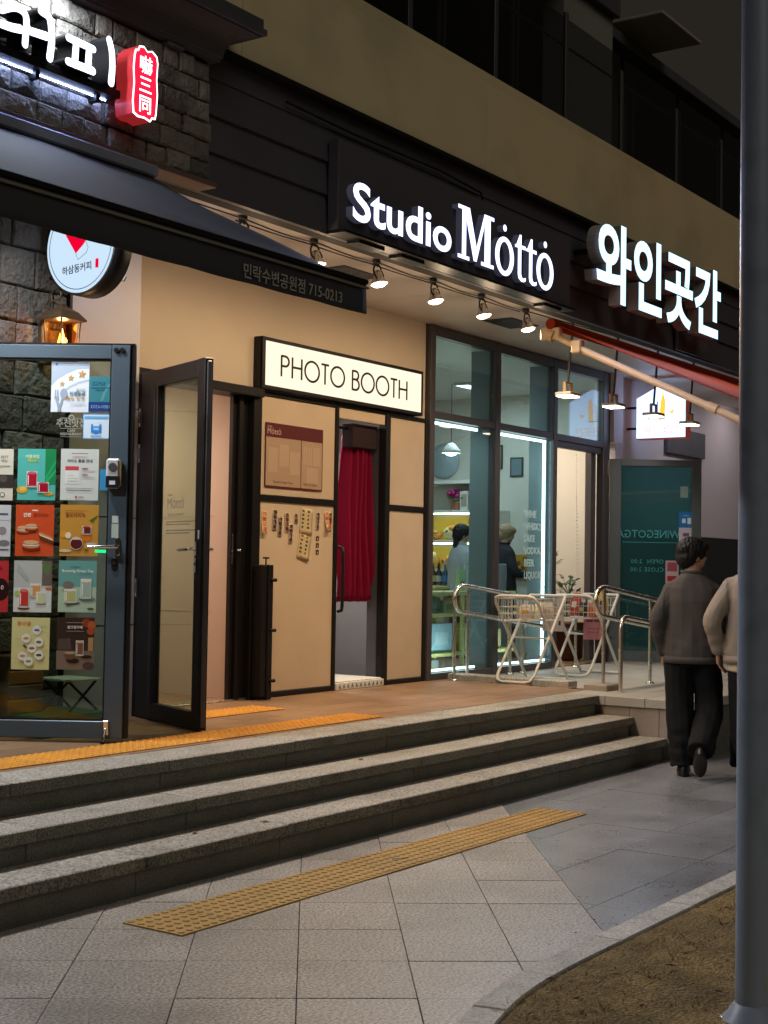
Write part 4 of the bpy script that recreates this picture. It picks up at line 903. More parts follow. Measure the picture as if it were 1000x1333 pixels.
MB().tube([(9.42, 6.915, 1.12), (9.42, 6.875, 1.13), (9.42, 6.87, 1.17), (9.42, 6.87, 1.60), (9.42, 6.875, 1.64), (9.42, 6.915, 1.65)], .014, M_BLACKM, n=8).build("handle", pb)
# inside of the booth
ib = MB(); ib.box((8.45, 8.00, .45), (10.75, 8.05, 2.9), M_INNER).box((10.70, 7.0, .45), (10.75, 8.0, 2.9), M_INNER).box((8.42, 7.0, .45), (8.46, 8.0, 2.9), M_INNER).build("inner_wall", pb)
MB().box((10.095, 6.992, .475), (10.16, 7.10, 2.7), M_BLACK, bev=.004).build("inner_post", pb)
MB().box((8.46, 7.90, 1.02), (10.70, 7.995, 1.05), M_WHITE, bev=.004).box((8.46, 7.975, .47), (10.7, 7.998, 1.019), mat("pale skirting", (.62, .60, .58), .5), bev=.003).build("ledge", pb)
MB().box((8.45, 7.0, 2.9), (10.75, 8.05, 2.95), M_WHITE).build("ceiling", pb)
bl_ = MB().box((9.55, 7.55, 2.87), (9.95, 7.75, 2.899), M_WHITE, bev=.004).rect(9.57, 7.57, 9.93, 7.73, emit("booth light face", (.86, .88, 1), 5), I4, 2.8695, 2.868).build("ceiling_light", pb)
lamp('AREA', (9.75, 7.65, 2.86), 36, (1, .95, .92), (-.3, 0, -1), .3)
fl = MB(); fl.box((9.404, 6.90, .475), (10.087, 8.0, .535), M_WHITE, bev=.004)
for i in range(11):
    x = 9.43 + .060 * i; fl.box((x, 6.905, .535), (x + .028, 7.95, .548), M_WHITE, bev=.005)
for i in range(11):
    x = 9.444 + .060 * i; fl.tube([(x - .012, 6.899, .49), (x, 6.897, .52), (x + .012, 6.899, .49)], .004, M_GREYM, n=5)
fl.build("floor_plate", pb)
cu = thing("red_curtain", (9.92, 7.06, 1.2), "dark red velvet curtain hanging in the photo booth doorway", "curtain")
def cfn(u, v):
    w_ = .35 + .17 * v ** 1.1; x = 9.725 - .05 * v + w_ * u + .01 * math.sin(7 * v)
    A = (.040 + .018 * v); y = 7.088 + A * math.sin(2 * PI * (5.3 * u + .25 * math.sin(3 * v))) + .010 * math.sin(2 * PI * (11 * u + .6 * v)) + .012 * math.sin(5 * v + 9 * u)
    return (x, y, 2.60 - (1.40 + .012 * math.sin(2 * PI * 5.3 * u)) * v)
MB().sheet(cfn, 90, 26, M_RED, .006).build("cloth", cu)
MB().box((9.715, 7.0, 2.50), (10.075, 7.12, 2.70), mat("dark curtain top shade", (.02, .006, .008), .9), bev=.006).tube([(9.41, 7.07, 2.66), (10.12, 7.07, 2.66)], .012, M_BLACKM).build("header", cu)  # dark box stands in for the shaded curtain top; the rod is real
# lightbox
lb_ = thing("lightbox_sign", (9.5, 6.9, 2.83), "warm lit rectangular sign box with thin black capitals over the photo booth", "sign")
c_ = MB(); X0, X1, Z0, Z1, YF = 8.33, 10.58, 2.838, 3.235, 6.862
c_.box((X0, YF + .004, Z0), (X1, 6.949, Z1), M_BLACKM)
for a, b in (((X0, YF, Z0), (X1, YF + .02, Z0 + .028)), ((X0, YF, Z1 - .028), (X1, YF + .02, Z1)), ((X0, YF, Z0 + .0285), (X0 + .04, YF + .02, Z1 - .0285)), ((X1 - .03, YF, Z0 + .0285), (X1, YF + .02, Z1 - .0285))): c_.box(a, b, M_BLACKM, bev=.003)
c_.build("frame", lb_)
# lit face with the uneven brightness of the tubes behind it
m = E_BOOTH; n = m.node_tree.nodes; L = m.node_tree.links
MB().box((X0 + .041, YF + .0025, Z0 + .029), (X1 - .031, YF + .0035, Z1 - .029), E_BOOTH).build("face", lb_)
# thin geometric capitals
class G: pass
def ring_pts(cx_, cy_, rx, ry, a0=0, a1=360, n=40): return [(cx_ + rx * math.cos(math.radians(a0 + (a1 - a0) * i / n)), cy_ + ry * math.sin(math.radians(a0 + (a1 - a0) * i / n))) for i in range(n + 1)]
def ribbon(b, pts, w_, m, M, z0=0, z1=.001):
    P = [Vector(p) for p in pts]; N = len(P); closed = (P[0] - P[-1]).length < 1e-4; out = []
    for i in range(N):
        t = (P[min(i + 1, N - 1) if not (closed and i == N - 1) else 1] - P[max(i - 1, 0) if not (closed and i == 0) else N - 2]).normalized(); n_ = Vector((-t.y, t.x)) * w_ / 2
        out.append((P[i] + n_, P[i] - n_))
    v = [(q.x, q.y, z) for a in out for q in a for z in (z0, z1)]
    f = []
    for i in range(N - 1):
        a, c = 4 * i, 4 * (i + 1)
        f += [[a + 1, a + 3, c + 3, c + 1], [a, c, c + 2, a + 2], [a, a + 1, c + 1, c], [a + 2, c + 2, c + 3, a + 3]]
    f += [[0, 2, 3, 1], [4 * N - 4, 4 * N - 3, 4 * N - 1, 4 * N - 2]]
    b.add(v, f, m, M)
def capital(b, ch, x, h, w_, m, M):      # returns advance; unit cap height h
    k = [0]
    def S(p): ribbon(b, [(x + a * h, c * h) for a, c in p], w_, m, M, 0, .0012 + .0003 * k[0]); k[0] += 1
    if ch == 'P': S([(.04, 0), (.04, 1)]); S([(.04, .97), (.27, .97)] + ring_pts(.27, .735, .235, .235, 90, -90, 14)[1:] + [(.04, .5)]); return .62
    if ch == 'H': S([(.06, 0), (.06, 1)]); S([(.66, 0), (.66, 1)]); S([(.06, .53), (.66, .53)]); return .80
    if ch == 'O': S(ring_pts(.50, .5, .47, .485)); return 1.06
    if ch == 'T': S([(.0, .97), (.52, .97)]); S([(.26, 0), (.26, .96)]); return .58
    if ch == 'B': S([(.05, 0), (.05, 1)]); S([(.05, .97), (.27, .97)] + ring_pts(.27, .76, .21, .21, 90, -90, 12)[1:] + [(.05, .55)]); S([(.27, .55)] + ring_pts(.27, .285, .26, .26, 88, -90, 14) + [(.05, .03)]); return .62
    return .34
tb = MB(); x = 8.68; wd = "PHOTO BOOTH"; h = .165
tot = sum(capital(MB(), c, 0, 1, .1, M_BLACKM, I4) for c in wd) + .05 * len(wd)
sc_ = 1.80 / (tot * h)
TMx = wallF(8.555, YF + .002, 2.952) @ Matrix.Diagonal((sc_, 1, 1, 1))
x = 0
for c in wd: x += (capital(tb, c, x, h, .0185, M_BLACKM, TMx) + .05) * h
tb.build("lettering", lb_)
# framed poster on the upper left panel
bp = MB(); B_ = wallF(8.46, 6.9295, 2.094); PP = pm("b79a80"); MR = pm("5e1f22"); PQ = pm("c2a68c")
bp.box((0, 0, 0), (.73, .50, .006), PP, B_, .002)
bp.rect(0, .39, .73, .4985, MR, B_, .0075).rect(0, 0, .006, .39, MR, B_, .0075).rect(.724, 0, .73, .39, MR, B_, .0075).rect(0, 0, .73, .012, MR, B_, .0078).rect(.445, .012, .451, .39, MR, B_, .0075)
bp.text("Studio", .022, pm("d8c8b8"), B_ @ Matrix.Translation((.02, .462, .0075)), .0006).text("Mȯttȯ", .066, pm("d8c8b8"), B_ @ Matrix.Translation((.015, .412, .0075)), .0006, -.0004, res=3)
for x0, y0, x1, y1 in ((.03, .12, .15, .31), (.17, .17, .29, .34), (.30, .11, .43, .29)): bp.rect(x0, y0, x1, y1, PQ, B_, .0068)
for i in range(4): bp.rect(.475 + .03 * i, .20, .50 + .03 * i, .34, PQ, B_, .0068)
bp.rect(.60, .20, .70, .345, PQ, B_, .0068).rect(.52, .06, .67, .18, PQ, B_, .0068)
bp.text("Magazine Design Frame", .026, MR, B_ @ Matrix.Translation((.10, .036, .006)), .0006).text("Basic Cut Frame", .026, MR, B_ @ Matrix.Translation((.485, .036, .006)), .0006)
bp.build("framed_poster", label="framed poster with a dark red header band and pale photo layouts on the booth panel", cat="poster")
# loose photo strips taped below
def strip_photo(cx_, z, w_, h, rot, cols, label, n_=4, curl=0):
    b = MB(); M = wallF(cx_, 6.928, z) @ Matrix.Rotation(math.radians(rot), 4, 'Z')
    pts = []
    K = 6
    def fn(u, v): return ((u - .5) * w_, -v * h, .002 + curl * v ** 3)
    b.sheet(fn, 2, K, pm(cols[0], .3), .0008, M)
    for i in range(n_):
        z0 = -h * (.04 + .90 * i / n_); z1 = -h * (.04 + .90 * (i + .82) / n_)
        zz = .0024 + curl * ((i + .9) / n_) ** 3
        b.box((-w_ * .38, z1, zz), (w_ * .38, z0, zz + .0004), pm(cols[1 + i % (len(cols) - 1)], .3), M)
        b.ball((-w_ * .1 * (-1) ** i, z1 + (z0 - z1) * .40, zz), (w_ * .16, (z0 - z1) * .30, .0008), pm(['d8b090', '8a6450'][i % 2], .4), M, 8, 4)
    return b.build("photo_strip", label=label, cat="photo strip", group="photo strips taped to the booth panel")
C1 = ['e8c8a8', 'd88050', 'c06038', 'e09868']; C2 = ['d4c0ac', 'a89078', 'c4a890', 'b49484']; C3 = ['ecbc9c', 'd85840', 'e88c68']; C4 = ['e4ccb8', 'd08868', 'e0a888']
strip_photo(8.470, 1.908, .055, .175, -6, C1, "pale orange photo strip, leftmost on the booth panel", curl=.02)
strip_photo(8.600, 1.925, .052, .165, -4, C2, "upper one of the two grey brown photo strips on the booth panel")
strip_photo(8.665, 1.87, .046, .155, -3, C2, "lower one of the two grey brown photo strips on the booth panel")
strip_photo(8.745, 1.905, .050, .155, 2, C3, "bright red photo strip above a pink one on the booth panel")
strip_photo(8.80, 1.82, .050, .155, -2, C4, "pinkish photo strip hanging lowest left of the paper sheets")
strip_photo(8.863, 1.90, .042, .075, 0, C2, "short dark photo strip above a torn white corner", 2)
strip_photo(9.152, 1.925, .040, .145, -3, C4, "narrow red photo strip above three small dark prints")
strip_photo(9.262, 1.935, .055, .155, 3, C1, "curling orange photo strip at the right end of the row", curl=.03)
strip_photo(9.318, 1.93, .045, .155, -5, C3, "red photo strip overlapping the curling orange one at the right end")
for i in range(3): 
    M = wallF(9.15, 6.930, 1.73 - .055 * i); MB().rect(-.02, -.036, .02, 0, pm("3a2420", .35), M, .001).rect(-.008, -.03, .008, -.014, pm("c89a88", .35), M, .0014).build("small_print", label=["topmost of three small dark prints in a column", "middle one of three small dark prints in a column", "lowest of three small dark prints in a column"][i], cat="photo", group="small dark prints on the booth panel")
def sheetp(cx_, z, rot, label):
    b = MB(); M = wallF(cx_, 6.929, z) @ Matrix.Rotation(math.radians(rot), 4, 'Z')
    b.sheet(lambda u, v: ((u - .5) * .155, -v * .21, .002 + .008 * v ** 4 * u), 4, 6, pm("cdb98a", .6), .0008, M)
    rr = random.Random(int(z * 100))
    for cxx in (-.045, .025):
        for i in range(5):
            b.box((cxx - .016, -.035 - .032 * i, .0028 + .004 * (i / 5) ** 3), (cxx + rr.uniform(.0, .018), -.018 - .032 * i, .0034 + .004 * (i / 5) ** 3), pm(['4a4038', '8a5040', '3a3a44'][rr.randrange(3)], .6), M)
    return b.build("paper_sheet", label=label, cat="paper", group="yellow paper sheets on the booth panel")
sheetp(9.005, 1.95, -5, "upper yellowish paper sheet of dark doodles on the booth panel")
sheetp(8.995, 1.745, -12, "lower tilted yellowish paper sheet of dark doodles on the booth panel")
MB().prism([(8.852, 1.855), (8.868, 1.862), (8.905, 1.805), (8.892, 1.797)], 0, .001, pm("d8d0d8"), wallF(0, 6.930, 0)).build("torn_paper", label="small torn white paper corner beside the yellow sheets", cat="paper")

# ------------------------------------------------------------------ studio sign
sg = thing("studio_sign", (9.05, 5.46, 3.70), "white lit studio letters on a black sign box under the beige balcony", "sign")
MB().box((7.36, 5.455, 3.682), (10.65, 5.54, 4.28), M_BLACK, bev=.004).build("sign_box", sg)
MB().box((7.36, 5.40, 3.660), (10.65, 5.54, 3.680), M_BLACKM, bev=.003).build("bottom_rail", sg)
for x in (7.60, 8.1, 10.2): MB().box((x, 5.45, 3.64), (x + .3, 5.56, 3.67), M_BLACKM, bev=.004).build("bracket", sg)
E_ST = emit("studio letter face", (.60, .64, 1.0), 2.6)
M_SIDE = mat("letter return", (.22, .23, .30), .4, emit=(.6, .65, 1), estr=.03)
SF = wallF(0, 5.40, 0); x = 7.595
adv = {'S': .255, 't': .155, 'u': .235, 'd': .245, 'i': .105, 'o': .225}
hx = {'S': .340}
x = 7.60
ORG = (0, .458, .791, 1.291, 1.801, 2.02)      # origins of the letters per unit of size
xs_ = [7.438 + q * .355 * 1.36 for q in ORG]
for ch, xx in zip("Studio", xs_):
    b = MB(); b.text(ch, .355, E_ST, SF @ Matrix.Translation((xx, 3.767, -.055)), .055, .0062, sx=1.36, res=5, side=M_SIDE); b.build("letter", sg)
def poly_letter(polys, x0, z0, sx, sz):
    b = MB()
    for i, p in enumerate(polys):
        pp = [(x0 + a * sx, z0 + c * sz) for a, c in p]; n_ = len(pp)
        ar = sum(a[0] * c[1] - c[0] * a[1] for a, c in zip(pp, pp[1:] + pp[:1]))
        if ar < 0: pp = pp[::-1]
        e = .0012 * i
        b.add([(a, c, e) for a, c in pp], [list(range(n_))], E_ST, SF)
        b.add([(a, c, z) for z in (-.055, e) for a, c in pp], [[k, (k + 1) % n_, n_ + (k + 1) % n_, n_ + k] for k in range(n_)], M_SIDE, SF)
    return b
def ringl(b, cx_, cz, ro, rz, ri, riz):
    n_ = 40; v = []
    for r, q, z in ((ro, rz, 0), (ri, riz, 0), (ro, rz, -.055), (ri, riz, -.055)): v += [(cx_ + r * math.cos(2 * PI * k / n_), cz + q * math.sin(2 * PI * k / n_), z) for k in range(n_)]
    b.add(v, [[k, (k + 1) % n_, n_ + (k + 1) % n_, n_ + k] for k in range(n_)], E_ST, SF)
    b.add(v, [[2 * n_ + k, 2 * n_ + (k + 1) % n_, (k + 1) % n_, k] for k in range(n_)] + [[n_ + k, n_ + (k + 1) % n_, 3 * n_ + (k + 1) % n_, 3 * n_ + k] for k in range(n_)], M_SIDE, SF)
poly_letter([[(0, 0), (.34, 0), (.34, .07), (.24, .07), (.24, .78), (.475, .03), (.56, .03), (.80, .80), (.80, .07), (.70, .07), (.70, 0), (1.09, 0), (1.09, .07), (.98, .07), (.98, .93), (1.09, .93), (1.09, 1), (.79, 1), (.555, .30), (.34, 1), (0, 1), (0, .93), (.12, .93), (.12, .07), (0, .07)]], 8.760, 3.760, .478, .392).build("letter", sg)
def o_dot(cx_):
    b = MB(); ringl(b, cx_, 3.893, .145, .150, .083, .113)
    b.prism([(cx_ + .026 * math.cos(a * PI / 8), 4.112 + .026 * math.sin(a * PI / 8)) for a in range(16)], -.055, -.001, M_SIDE, SF).disc((cx_, 4.112), .026, .026, E_ST, SF @ Matrix.Translation((0, 0, -.0008)), .001); b.build("letter", sg)
o_dot(9.447)
TT = [[(.06, .985), (.20, 1.28), (.27, 1.28), (.27, 1.0), (.45, 1.0), (.45, .90), (.27, .90), (.27, .22), (.30, .12), (.38, .10), (.47, .14), (.47, .05), (.38, .0), (.27, .0), (.16, .07), (.13, .18), (.13, .90), (0, .90), (.0, .96)]]
for x in (9.607, 9.787): poly_letter(TT, x, 3.745, .38, .285).build("letter", sg)
o_dot(10.105)

for x, w_, col, e_ in ((8.05, 1.2, (.60, .68, 1), 30), (9.5, 1.5, (.60, .68, 1), 42)):      # the light the letters give off
    l = lamp('AREA', (x, 5.32, 3.92), e_, col, (0, -1, 0), 1); l.data.shape = 'RECTANGLE'; l.data.size = w_; l.data.size_y = .28
# ------------------------------------------------------------------ wine shop letters on the fascia
wg = thing("wine_sign", (12.75, 5.4, 3.95), "large white lit Korean block letters on the black fascia at the right", "sign")
E_WN = emit("wine letter face", (.46, .78, 1.0), 2.0); M_WSIDE = mat("white letter return", (.42, .42, .43), .4)
for ch, x in zip("와인곳간", (10.79, 11.51, 12.21, 12.92)):
    b = MB(); b.text(ch, .720, E_WN, wallF(x - .02, 5.385, 3.876), .115, .020, sx=1.05, res=5, side=M_WSIDE); b.build("letter", wg)
l = lamp('AREA', (12.2, 5.19, 4.15), 140, (.60, .78, 1), (0, -1, 0), 1); l.data.shape = 'RECTANGLE'; l.data.size = 2.8; l.data.size_y = .5
for x in (10.9, 12.1, 13.3): MB().box((x, 5.386, 4.2), (x + .04, 5.57, 4.24), M_BLACKM).build("bracket", wg)
fpz = MB().box((13.05, 5.50, 3.67), (14.1, 5.53, 3.90), M_BLACK, bev=.004); fpz.text("부산광역시", .125, mat("dull gold print", (.20, .16, .07), .6), wallF(13.25, 5.4995, 3.74), .001, .001)
fpz.build("name_plate", label="small dark plate with dull gold Korean letters under the large white letters", cat="sign")

# ================================================================== SPOTLIGHTS UNDER THE SOFFIT
SPOTX = [6.82, 7.56, 8.30, 9.06, 9.78, 10.52]
def spotlight(x, first=None):
    y = 5.80
    t = thing("track_spotlight", (x, y, 3.45), "", "spotlight", "warm spotlights hung under the soffit")
    MB().lathe([(.03, 3.695), (.03, 3.67), (.018, 3.66)], M_BLACKM, Matrix.Translation((x, y, 0)), 12).tube([(x, y, 3.67), (x + .01, y - .01, 3.645)], .010, M_BLACKM, n=6).build("mount", t)
    MB().tube(arc((x, y - .01, 3.612), .048, 20, 340, 14), .007, M_BLACKM, n=6).tube([(x + .05, y - .01, 3.62), (x + .09, y, 3.60), (x + .085, y, 3.53)], .006, M_BLACKM, n=6).build("yoke", t)
    T = Matrix.Translation((x + .03, y + .0, 3.552)) @ Matrix.Rotation(-.22, 4, 'X')
    MB().lathe([(.022, .07), (.034, .05), (.038, .02), (.058, -.015), (.066, -.03), (.0665, -.034), (.06, -.03), (.056, -.018)], mat("spot lamp reflector", (.55, .53, .5), .25, metal=.85), T, 18).build("shade", t)
    MB().lathe([(.058, -.022), (.045, -.040), (.02, -.048), (.0, -.05)], E_WARM, T, 16).build("bulb", t)
    return t
SP_E = 46
sl = ["spotlight nearest the cafe awning, half hidden by its canopy", "spotlight just above the right tip of the cafe awning", "first lit spotlight right of the black awning tip", "second lit spotlight right of the black awning tip", "third lit spotlight right of the black awning tip", "fourth lit spotlight, nearest the orange awning"]
proto = None
for i, x in enumerate(SPOTX):
    if proto is None: t = proto = spotlight(x)
    else: t = copy_thing(proto, (x, 5.80, 3.45))
    t["label"] = sl[i]
    for ang, k, a in (((.0, -.55, -1), 1.32, 155), ((.0, .8, -.82), .55, 120)):
        o = lamp('SPOT', (x + .03, 5.81, 3.485), SP_E * k, (1, .74, .46), ang, .05, a, .9)
    lamp('POINT', (x + .03, 5.73, 3.46), 2.2, (1, .72, .46), size=.05)
cb = MB()
for a, b in zip(SPOTX[:-1], SPOTX[1:]):
    for dz, yy in ((.0, 5.74), (.02, 5.86)):
        cb.tube([(a + (b - a) * i / 10, yy, 3.655 + dz - .014 * math.sin(PI * i / 10) * (1 if dz == 0 else .4)) for i in range(11)], .005, M_BLACKM, n=5)
cb.tube([(6.0, 5.74, 3.66), (6.82, 5.74, 3.655)], .005, M_BLACKM, n=5).tube([(10.52, 5.74, 3.655), (12.5, 5.70, 3.68)], .005, M_BLACKM, n=5)
cb.build("power_cable", label="thin black cables running between the warm spotlights under the soffit", cat="cable")
# cafe entrance downlights behind its awning; two unseen ones added for the far wall
for i, x in enumerate((3.9, 5.1, 16.3, 18.0)):
    MB().lathe([(.07, 3.699), (.075, 3.695), (.06, 3.688)], M_WHITE, Matrix.Translation((x, 6.15, 0)), 16).disc((x, 6.15), .056, .056, emit("downlight face", (1, .93, .82), 20), Matrix.Translation((0, 0, 3.684)), .003).build("downlight", label=["round downlight in the soffit above the cafe entrance, farther from the stone wall", "round downlight in the soffit above the open cafe door", "unseen downlight added to light the wall beyond the house shaped sign, nearer one", "unseen downlight added to light the wall beyond the house shaped sign, farther one"][i], cat="downlight", group="round downlights in the soffit")
    if i > 1: lamp('SPOT', (x, 6.15, 3.67), 20, (1, .92, .95), (0, .6, -1), .06, 160, .8); continue  # added fill that brightens the pinkish wall
    lamp('SPOT', (x, 6.15, 3.67), 185, (.94, .97, 1), (.25, -.3, -1), .06, 160, .8)

# ================================================================== WINE SHOP (right)
ws = thing("shop_window", (12.6, 6.95, Z_PLAT), "dark framed shop window with white led strips and white drink words on the glass", "shop window")
def wbar(a, b, n_="frame_bar", m=M_DARKM): MB().box(a, b, m, bev=.004).build(n_, ws)
M_FIN = mat("deep mullion", (.24, .27, .27), .45, var=.05)
verts_ = [(10.765, 10.845), (11.95, 12.04), (13.15, 13.235), (14.33, 14.49)]
for i, (a, b) in enumerate(verts_):
    wbar((a, 6.90, .475), (b, 6.985, 3.69))
    if i in (1, 2): MB().box((a + .01, 6.987, .5), (b - .01, 7.20, 3.66), M_FIN, bev=.004).build("mullion_fin", ws)
for (a, _), (b, _) in zip(verts_[:-1], verts_[1:]):
    pass
cols = [(10.847, 11.948), (12.042, 13.148), (13.237, 14.328)]
for i, (a, b) in enumerate(cols):
    wbar((a, 6.905, 2.845), (b, 6.98, 2.915)); wbar((a, 6.905, 3.60), (b, 6.98, 3.69))
    MB().box((a, 6.935, 2.916), (b, 6.943, 3.599), M_TRI).build("pane", ws)
    if i < 2:
        wbar((a, 6.905, .475), (b, 6.98, .535))
        MB().box((a, 6.935, .536), (b, 6.943, 2.844), M_TRI).build("pane", ws)
        l0 = MB().box((a + .02, 6.965, 2.805), (b - .24, 6.985, 2.83), E_LED).box((a + .02, 6.965, .545), (b - .24 if i == 0 else b - .02, 6.985, .565), E_LED)
        if i == 1: l0.box((b - .085, 6.965, .60), (b - .055, 6.985, 2.80), E_LED).box((b - .239, 6.965, 2.806), (b - .05, 6.985, 2.829), E_LED)
        l0.build("led_strip", ws)
wt = MB(); WM = wallF(12.60, 6.9335, 0)
for i, s_ in enumerate(["WINE", "WHISKY", "SAKE", "VODKA", "BEER", "LIQUOR"]):
    wt.text(s_, .098, M_VINYL, WM @ Matrix.Translation((0, 2.015 - .1235 * i, 0)), .0008, .0042, sx=.98, res=2)
wt.build("lettering", ws)
wbar((13.237, 6.92, 2.775), (14.328, 6.98, 2.842))
MB().box((14.24, 6.99, .5), (14.328, 7.08, 2.84), M_BLACK, bev=.004).build("door_jamb", ws)
MB().box((14.17, 6.97, .5), (14.238, 7.04, 2.84), M_DARKM, bev=.004).build("door_jamb", ws)
for z in (2.63, 2.28): MB().box((14.42, 6.885, z - .09), (14.46, 6.899, z + .09), M_CHROME, bev=.003).build("hinge", ws)
for x0, x1 in ((10.9, 11.65), (12.1, 12.9)):      # the light of the led strips, thrown into the shop
    for z, ez, e_ in ((2.80, -.8, 7), (.58, .5, 3.5)):
        l = lamp('AREA', ((x0 + x1) / 2, 7.02, z), e_, (1, 1, .84), (0, .7, ez), 1); l.data.shape = 'RECTANGLE'; l.data.size = x1 - x0; l.data.size_y = .03
# shop room
sr = thing("shop_room", (13, 8, Z_PLAT), "lit interior of the wine shop behind the glass", "room")
M_SHOPW = mat("shop wall", (.60, .55, .47), .75, var=.05, scale=2)
MB().box((15.30, 7.105, .45), (15.40, 10.4, 3.69), M_SHOPW).box((10.80, 10.3, .45), (15.3, 10.4, 3.69), M_SHOPW).box((10.77, 7.0, .45), (10.845, 10.3, 3.69), M_SHOPW).build("wall", sr)
MB().box((10.85, 6.99, 3.62), (15.3, 10.3, 3.69), M_WHITE).build("ceiling", sr)
MB().box((10.85, 6.99, .45), (15.3, 10.3, Z_PLAT - .004), M_PAVER).build("floor", sr)
for x, y in ((12.2, 8.3), (14.2, 8.5)):
    MB().box((x - .3, y - .1, 3.59), (x + .3, y + .1, 3.619), M_WHITE, bev=.004).rect(x - .28, y - .08, x + .28, y + .08, emit("shop light face", (1, .95, .86), 8), I4, 3.5895, 3.588).build("ceiling_light", sr)
    lamp('AREA', (x, y, 3.575), 34, (1, .94, .84), (0, 0, -1), .45)
lamp('AREA', (13.9, 7.5, 3.55), 14, (1, .80, .58), (.3, 0, -1), .3)
# hutch with yellow lit shelves along the far wall
hu = thing("shelf_hutch", (15.1, 9.1, Z_PLAT), "white open shelf unit with yellow lit shelves at the back of the wine shop", "shelf")
hb = MB()
for a, b in (((14.98, 8.62, 2.17), (15.29, 9.88, 2.205)), ((14.98, 8.98, 2.53), (15.29, 9.88, 2.575)), ((14.98, 8.98, 2.206), (15.29, 9.02, 2.529)), ((14.98, 8.62, 1.80), (15.29, 9.88, 1.835)), ((14.98, 8.62, 1.44), (15.29, 9.88, 1.475)), ((14.98, 8.62, Z_PLAT), (15.29, 8.66, 2.169)), ((14.98, 9.84, Z_PLAT), (15.29, 9.88, 1.439))): hb.box(a, b, M_WHITE, bev=.004)
hb.build("frame", hu)
yb = MB()
for z in (1.476, 1.836): yb.box((15.27, 8.67, z), (15.29, 9.83, z + .33), mat("yellow back panel", (.75, .52, .10), .6)).build("back_panel", hu); yb = MB()
lb = MB()
for z in (2.168, 1.798): lb.box((14.99, 8.67, z - .015), (15.02, 9.83, z), emit("shelf led", (1, .74, .30), 22))
lb.build("led_strip", hu)
lc = MB()
for z in (2.165, 1.795):
    for i in range(27): lc.disc((9.83 - .045 * i, 0), .018, .018, M_WHITE, frame((14.978, 0, z - .03), (0, 1, 0), (0, 0, 1), (1, 0, 0)), .002, 8)
lc.build("lace_trim", hu)
fpot = thing("flower_pot", (15.1, 9.28, 2.206), "pink flowers in a terracotta pot on the top shelf of the wine shop", "plant")
MB().lathe([(.055, 2.206), (.075, 2.30), (.08, 2.31), (.07, 2.315)], mat("terracotta", (.42, .16, .09), .7), Matrix.Translation((15.1, 9.28, 0)), 14).build("pot", fpot)
q = MB(); rq = random.Random(4)
for i in range(34):
    a = rq.random() * 2 * PI; r = .09 * rq.random() ** .5; q.ball((15.1 + r * math.cos(a), 9.29 + r * math.sin(a) * 1.1, 2.38 + .07 * rq.random()), .022 + .012 * rq.random(), mat("pink petal", (.55, .04, .20), .6, var=.4, scale=40), n=6, seg=4)
q.build("blossom", fpot)
q = MB()
for i in range(22):
    a = rq.random() * 2 * PI; c = Vector((15.1 + .1 * math.cos(a), 9.24 + .12 * math.sin(a), 2.32 + .06 * rq.random())); q.ball(c, (.03, .03, .012), mat("green leaf", (.04, .12, .04), .5), n=6, seg=4)
q.build("foliage", fpot)
MB().box((15.02, 9.06, 2.206), (15.04, 9.18, 2.44), pm("d8d2c4"), bev=.003).rect(9.08, 2.25, 9.16, 2.40, pm("a89888"), frame((15.019, 0, 0), (0, -1, 0), (0, 0, 1), (-1, 0, 0)) @ Matrix.Translation((-18.24, 0, 0)), .001).build("menu_card", label="upright pale card beside the flower pot on the top shelf", cat="card")
M_BUN = [mat("golden bread", (.60, .33, .08), .6), mat("cream fluff", (.72, .60, .34), .9), mat("orange package", (.65, .25, .05), .5)]
for i, (y, z, r, m_) in enumerate([(9.60, 1.836, (.09, .10, .06), 2), (9.34, 1.836, (.10, .13, .09), 1), (9.10, 1.836, (.1, .10, .08), 0), (9.62, 1.476, (.09, .09, .10), 0), (9.40, 1.476, (.1, .08, .08), 2), (9.15, 1.476, (.1, .09, .1), 1)]):
    b = MB(); b.ball((15.13, y, z + r[2]), r, M_BUN[m_]).ball((15.08, y - .03, z + r[2] * 1.6), (r[0] * .5, r[1] * .5, r[2] * .5), M_BUN[(m_ + 1) % 3]).ball((15.06, y + .03, z + r[2] * 1.2), (.03, .03, .02), pm("5a3a2a"), n=8, seg=5)
    b.build("stuffed_toy", label=["orange plush on the upper yellow shelf, farthest left", "cream plush with a round head on the upper yellow shelf", "golden plush at the right end of the upper yellow shelf", "golden plush on the lower yellow shelf, farthest left", "orange plush on the lower yellow shelf, in the middle", "cream plush at the right end of the lower yellow shelf"][i], cat="plush", group="plush goods on the yellow shelves")
rb = MB()
for i in range(5):
    a = 2 * PI * i / 5; rb.ball((14.9, 8.87 + .06 * math.cos(a), 2.06 + .07 * math.sin(a)), (.03, .05, .05), mat("red ribbon", (.45, .02, .03), .5), n=8, seg=5)
rb.build("red_bow", label="red ribbon bow hanging at the right end of the shelf unit", cat="bow")
MB().lathe([(.22, 0), (.225, .01), (.20, .03), (.0, .032)], mat("dull blue plate", (.34, .40, .42), .4), frame((15.295, 9.58, 2.84), (0, -1, 0), (0, 0, 1), (-1, 0, 0)), 28).build("wall_plate", label="large round grey blue plate on the wall above the shelf unit", cat="plate")
pe = thing("pendant_lamp", (13.9, 8.62, 2.76), "glowing pendant lamp hanging in the wine shop", "lamp")
MB().tube([(13.9, 8.62, 3.61), (13.9, 8.62, 2.93)], .005, M_BLACKM, n=6).build("cord", pe)
MB().lathe([(.02, 2.93), (.04, 2.92), (.10, 2.85), (.115, 2.81), (.11, 2.812), (.09, 2.85)], M_WHITE, Matrix.Translation((13.9, 8.62, 0)), 20).build("shade", pe)
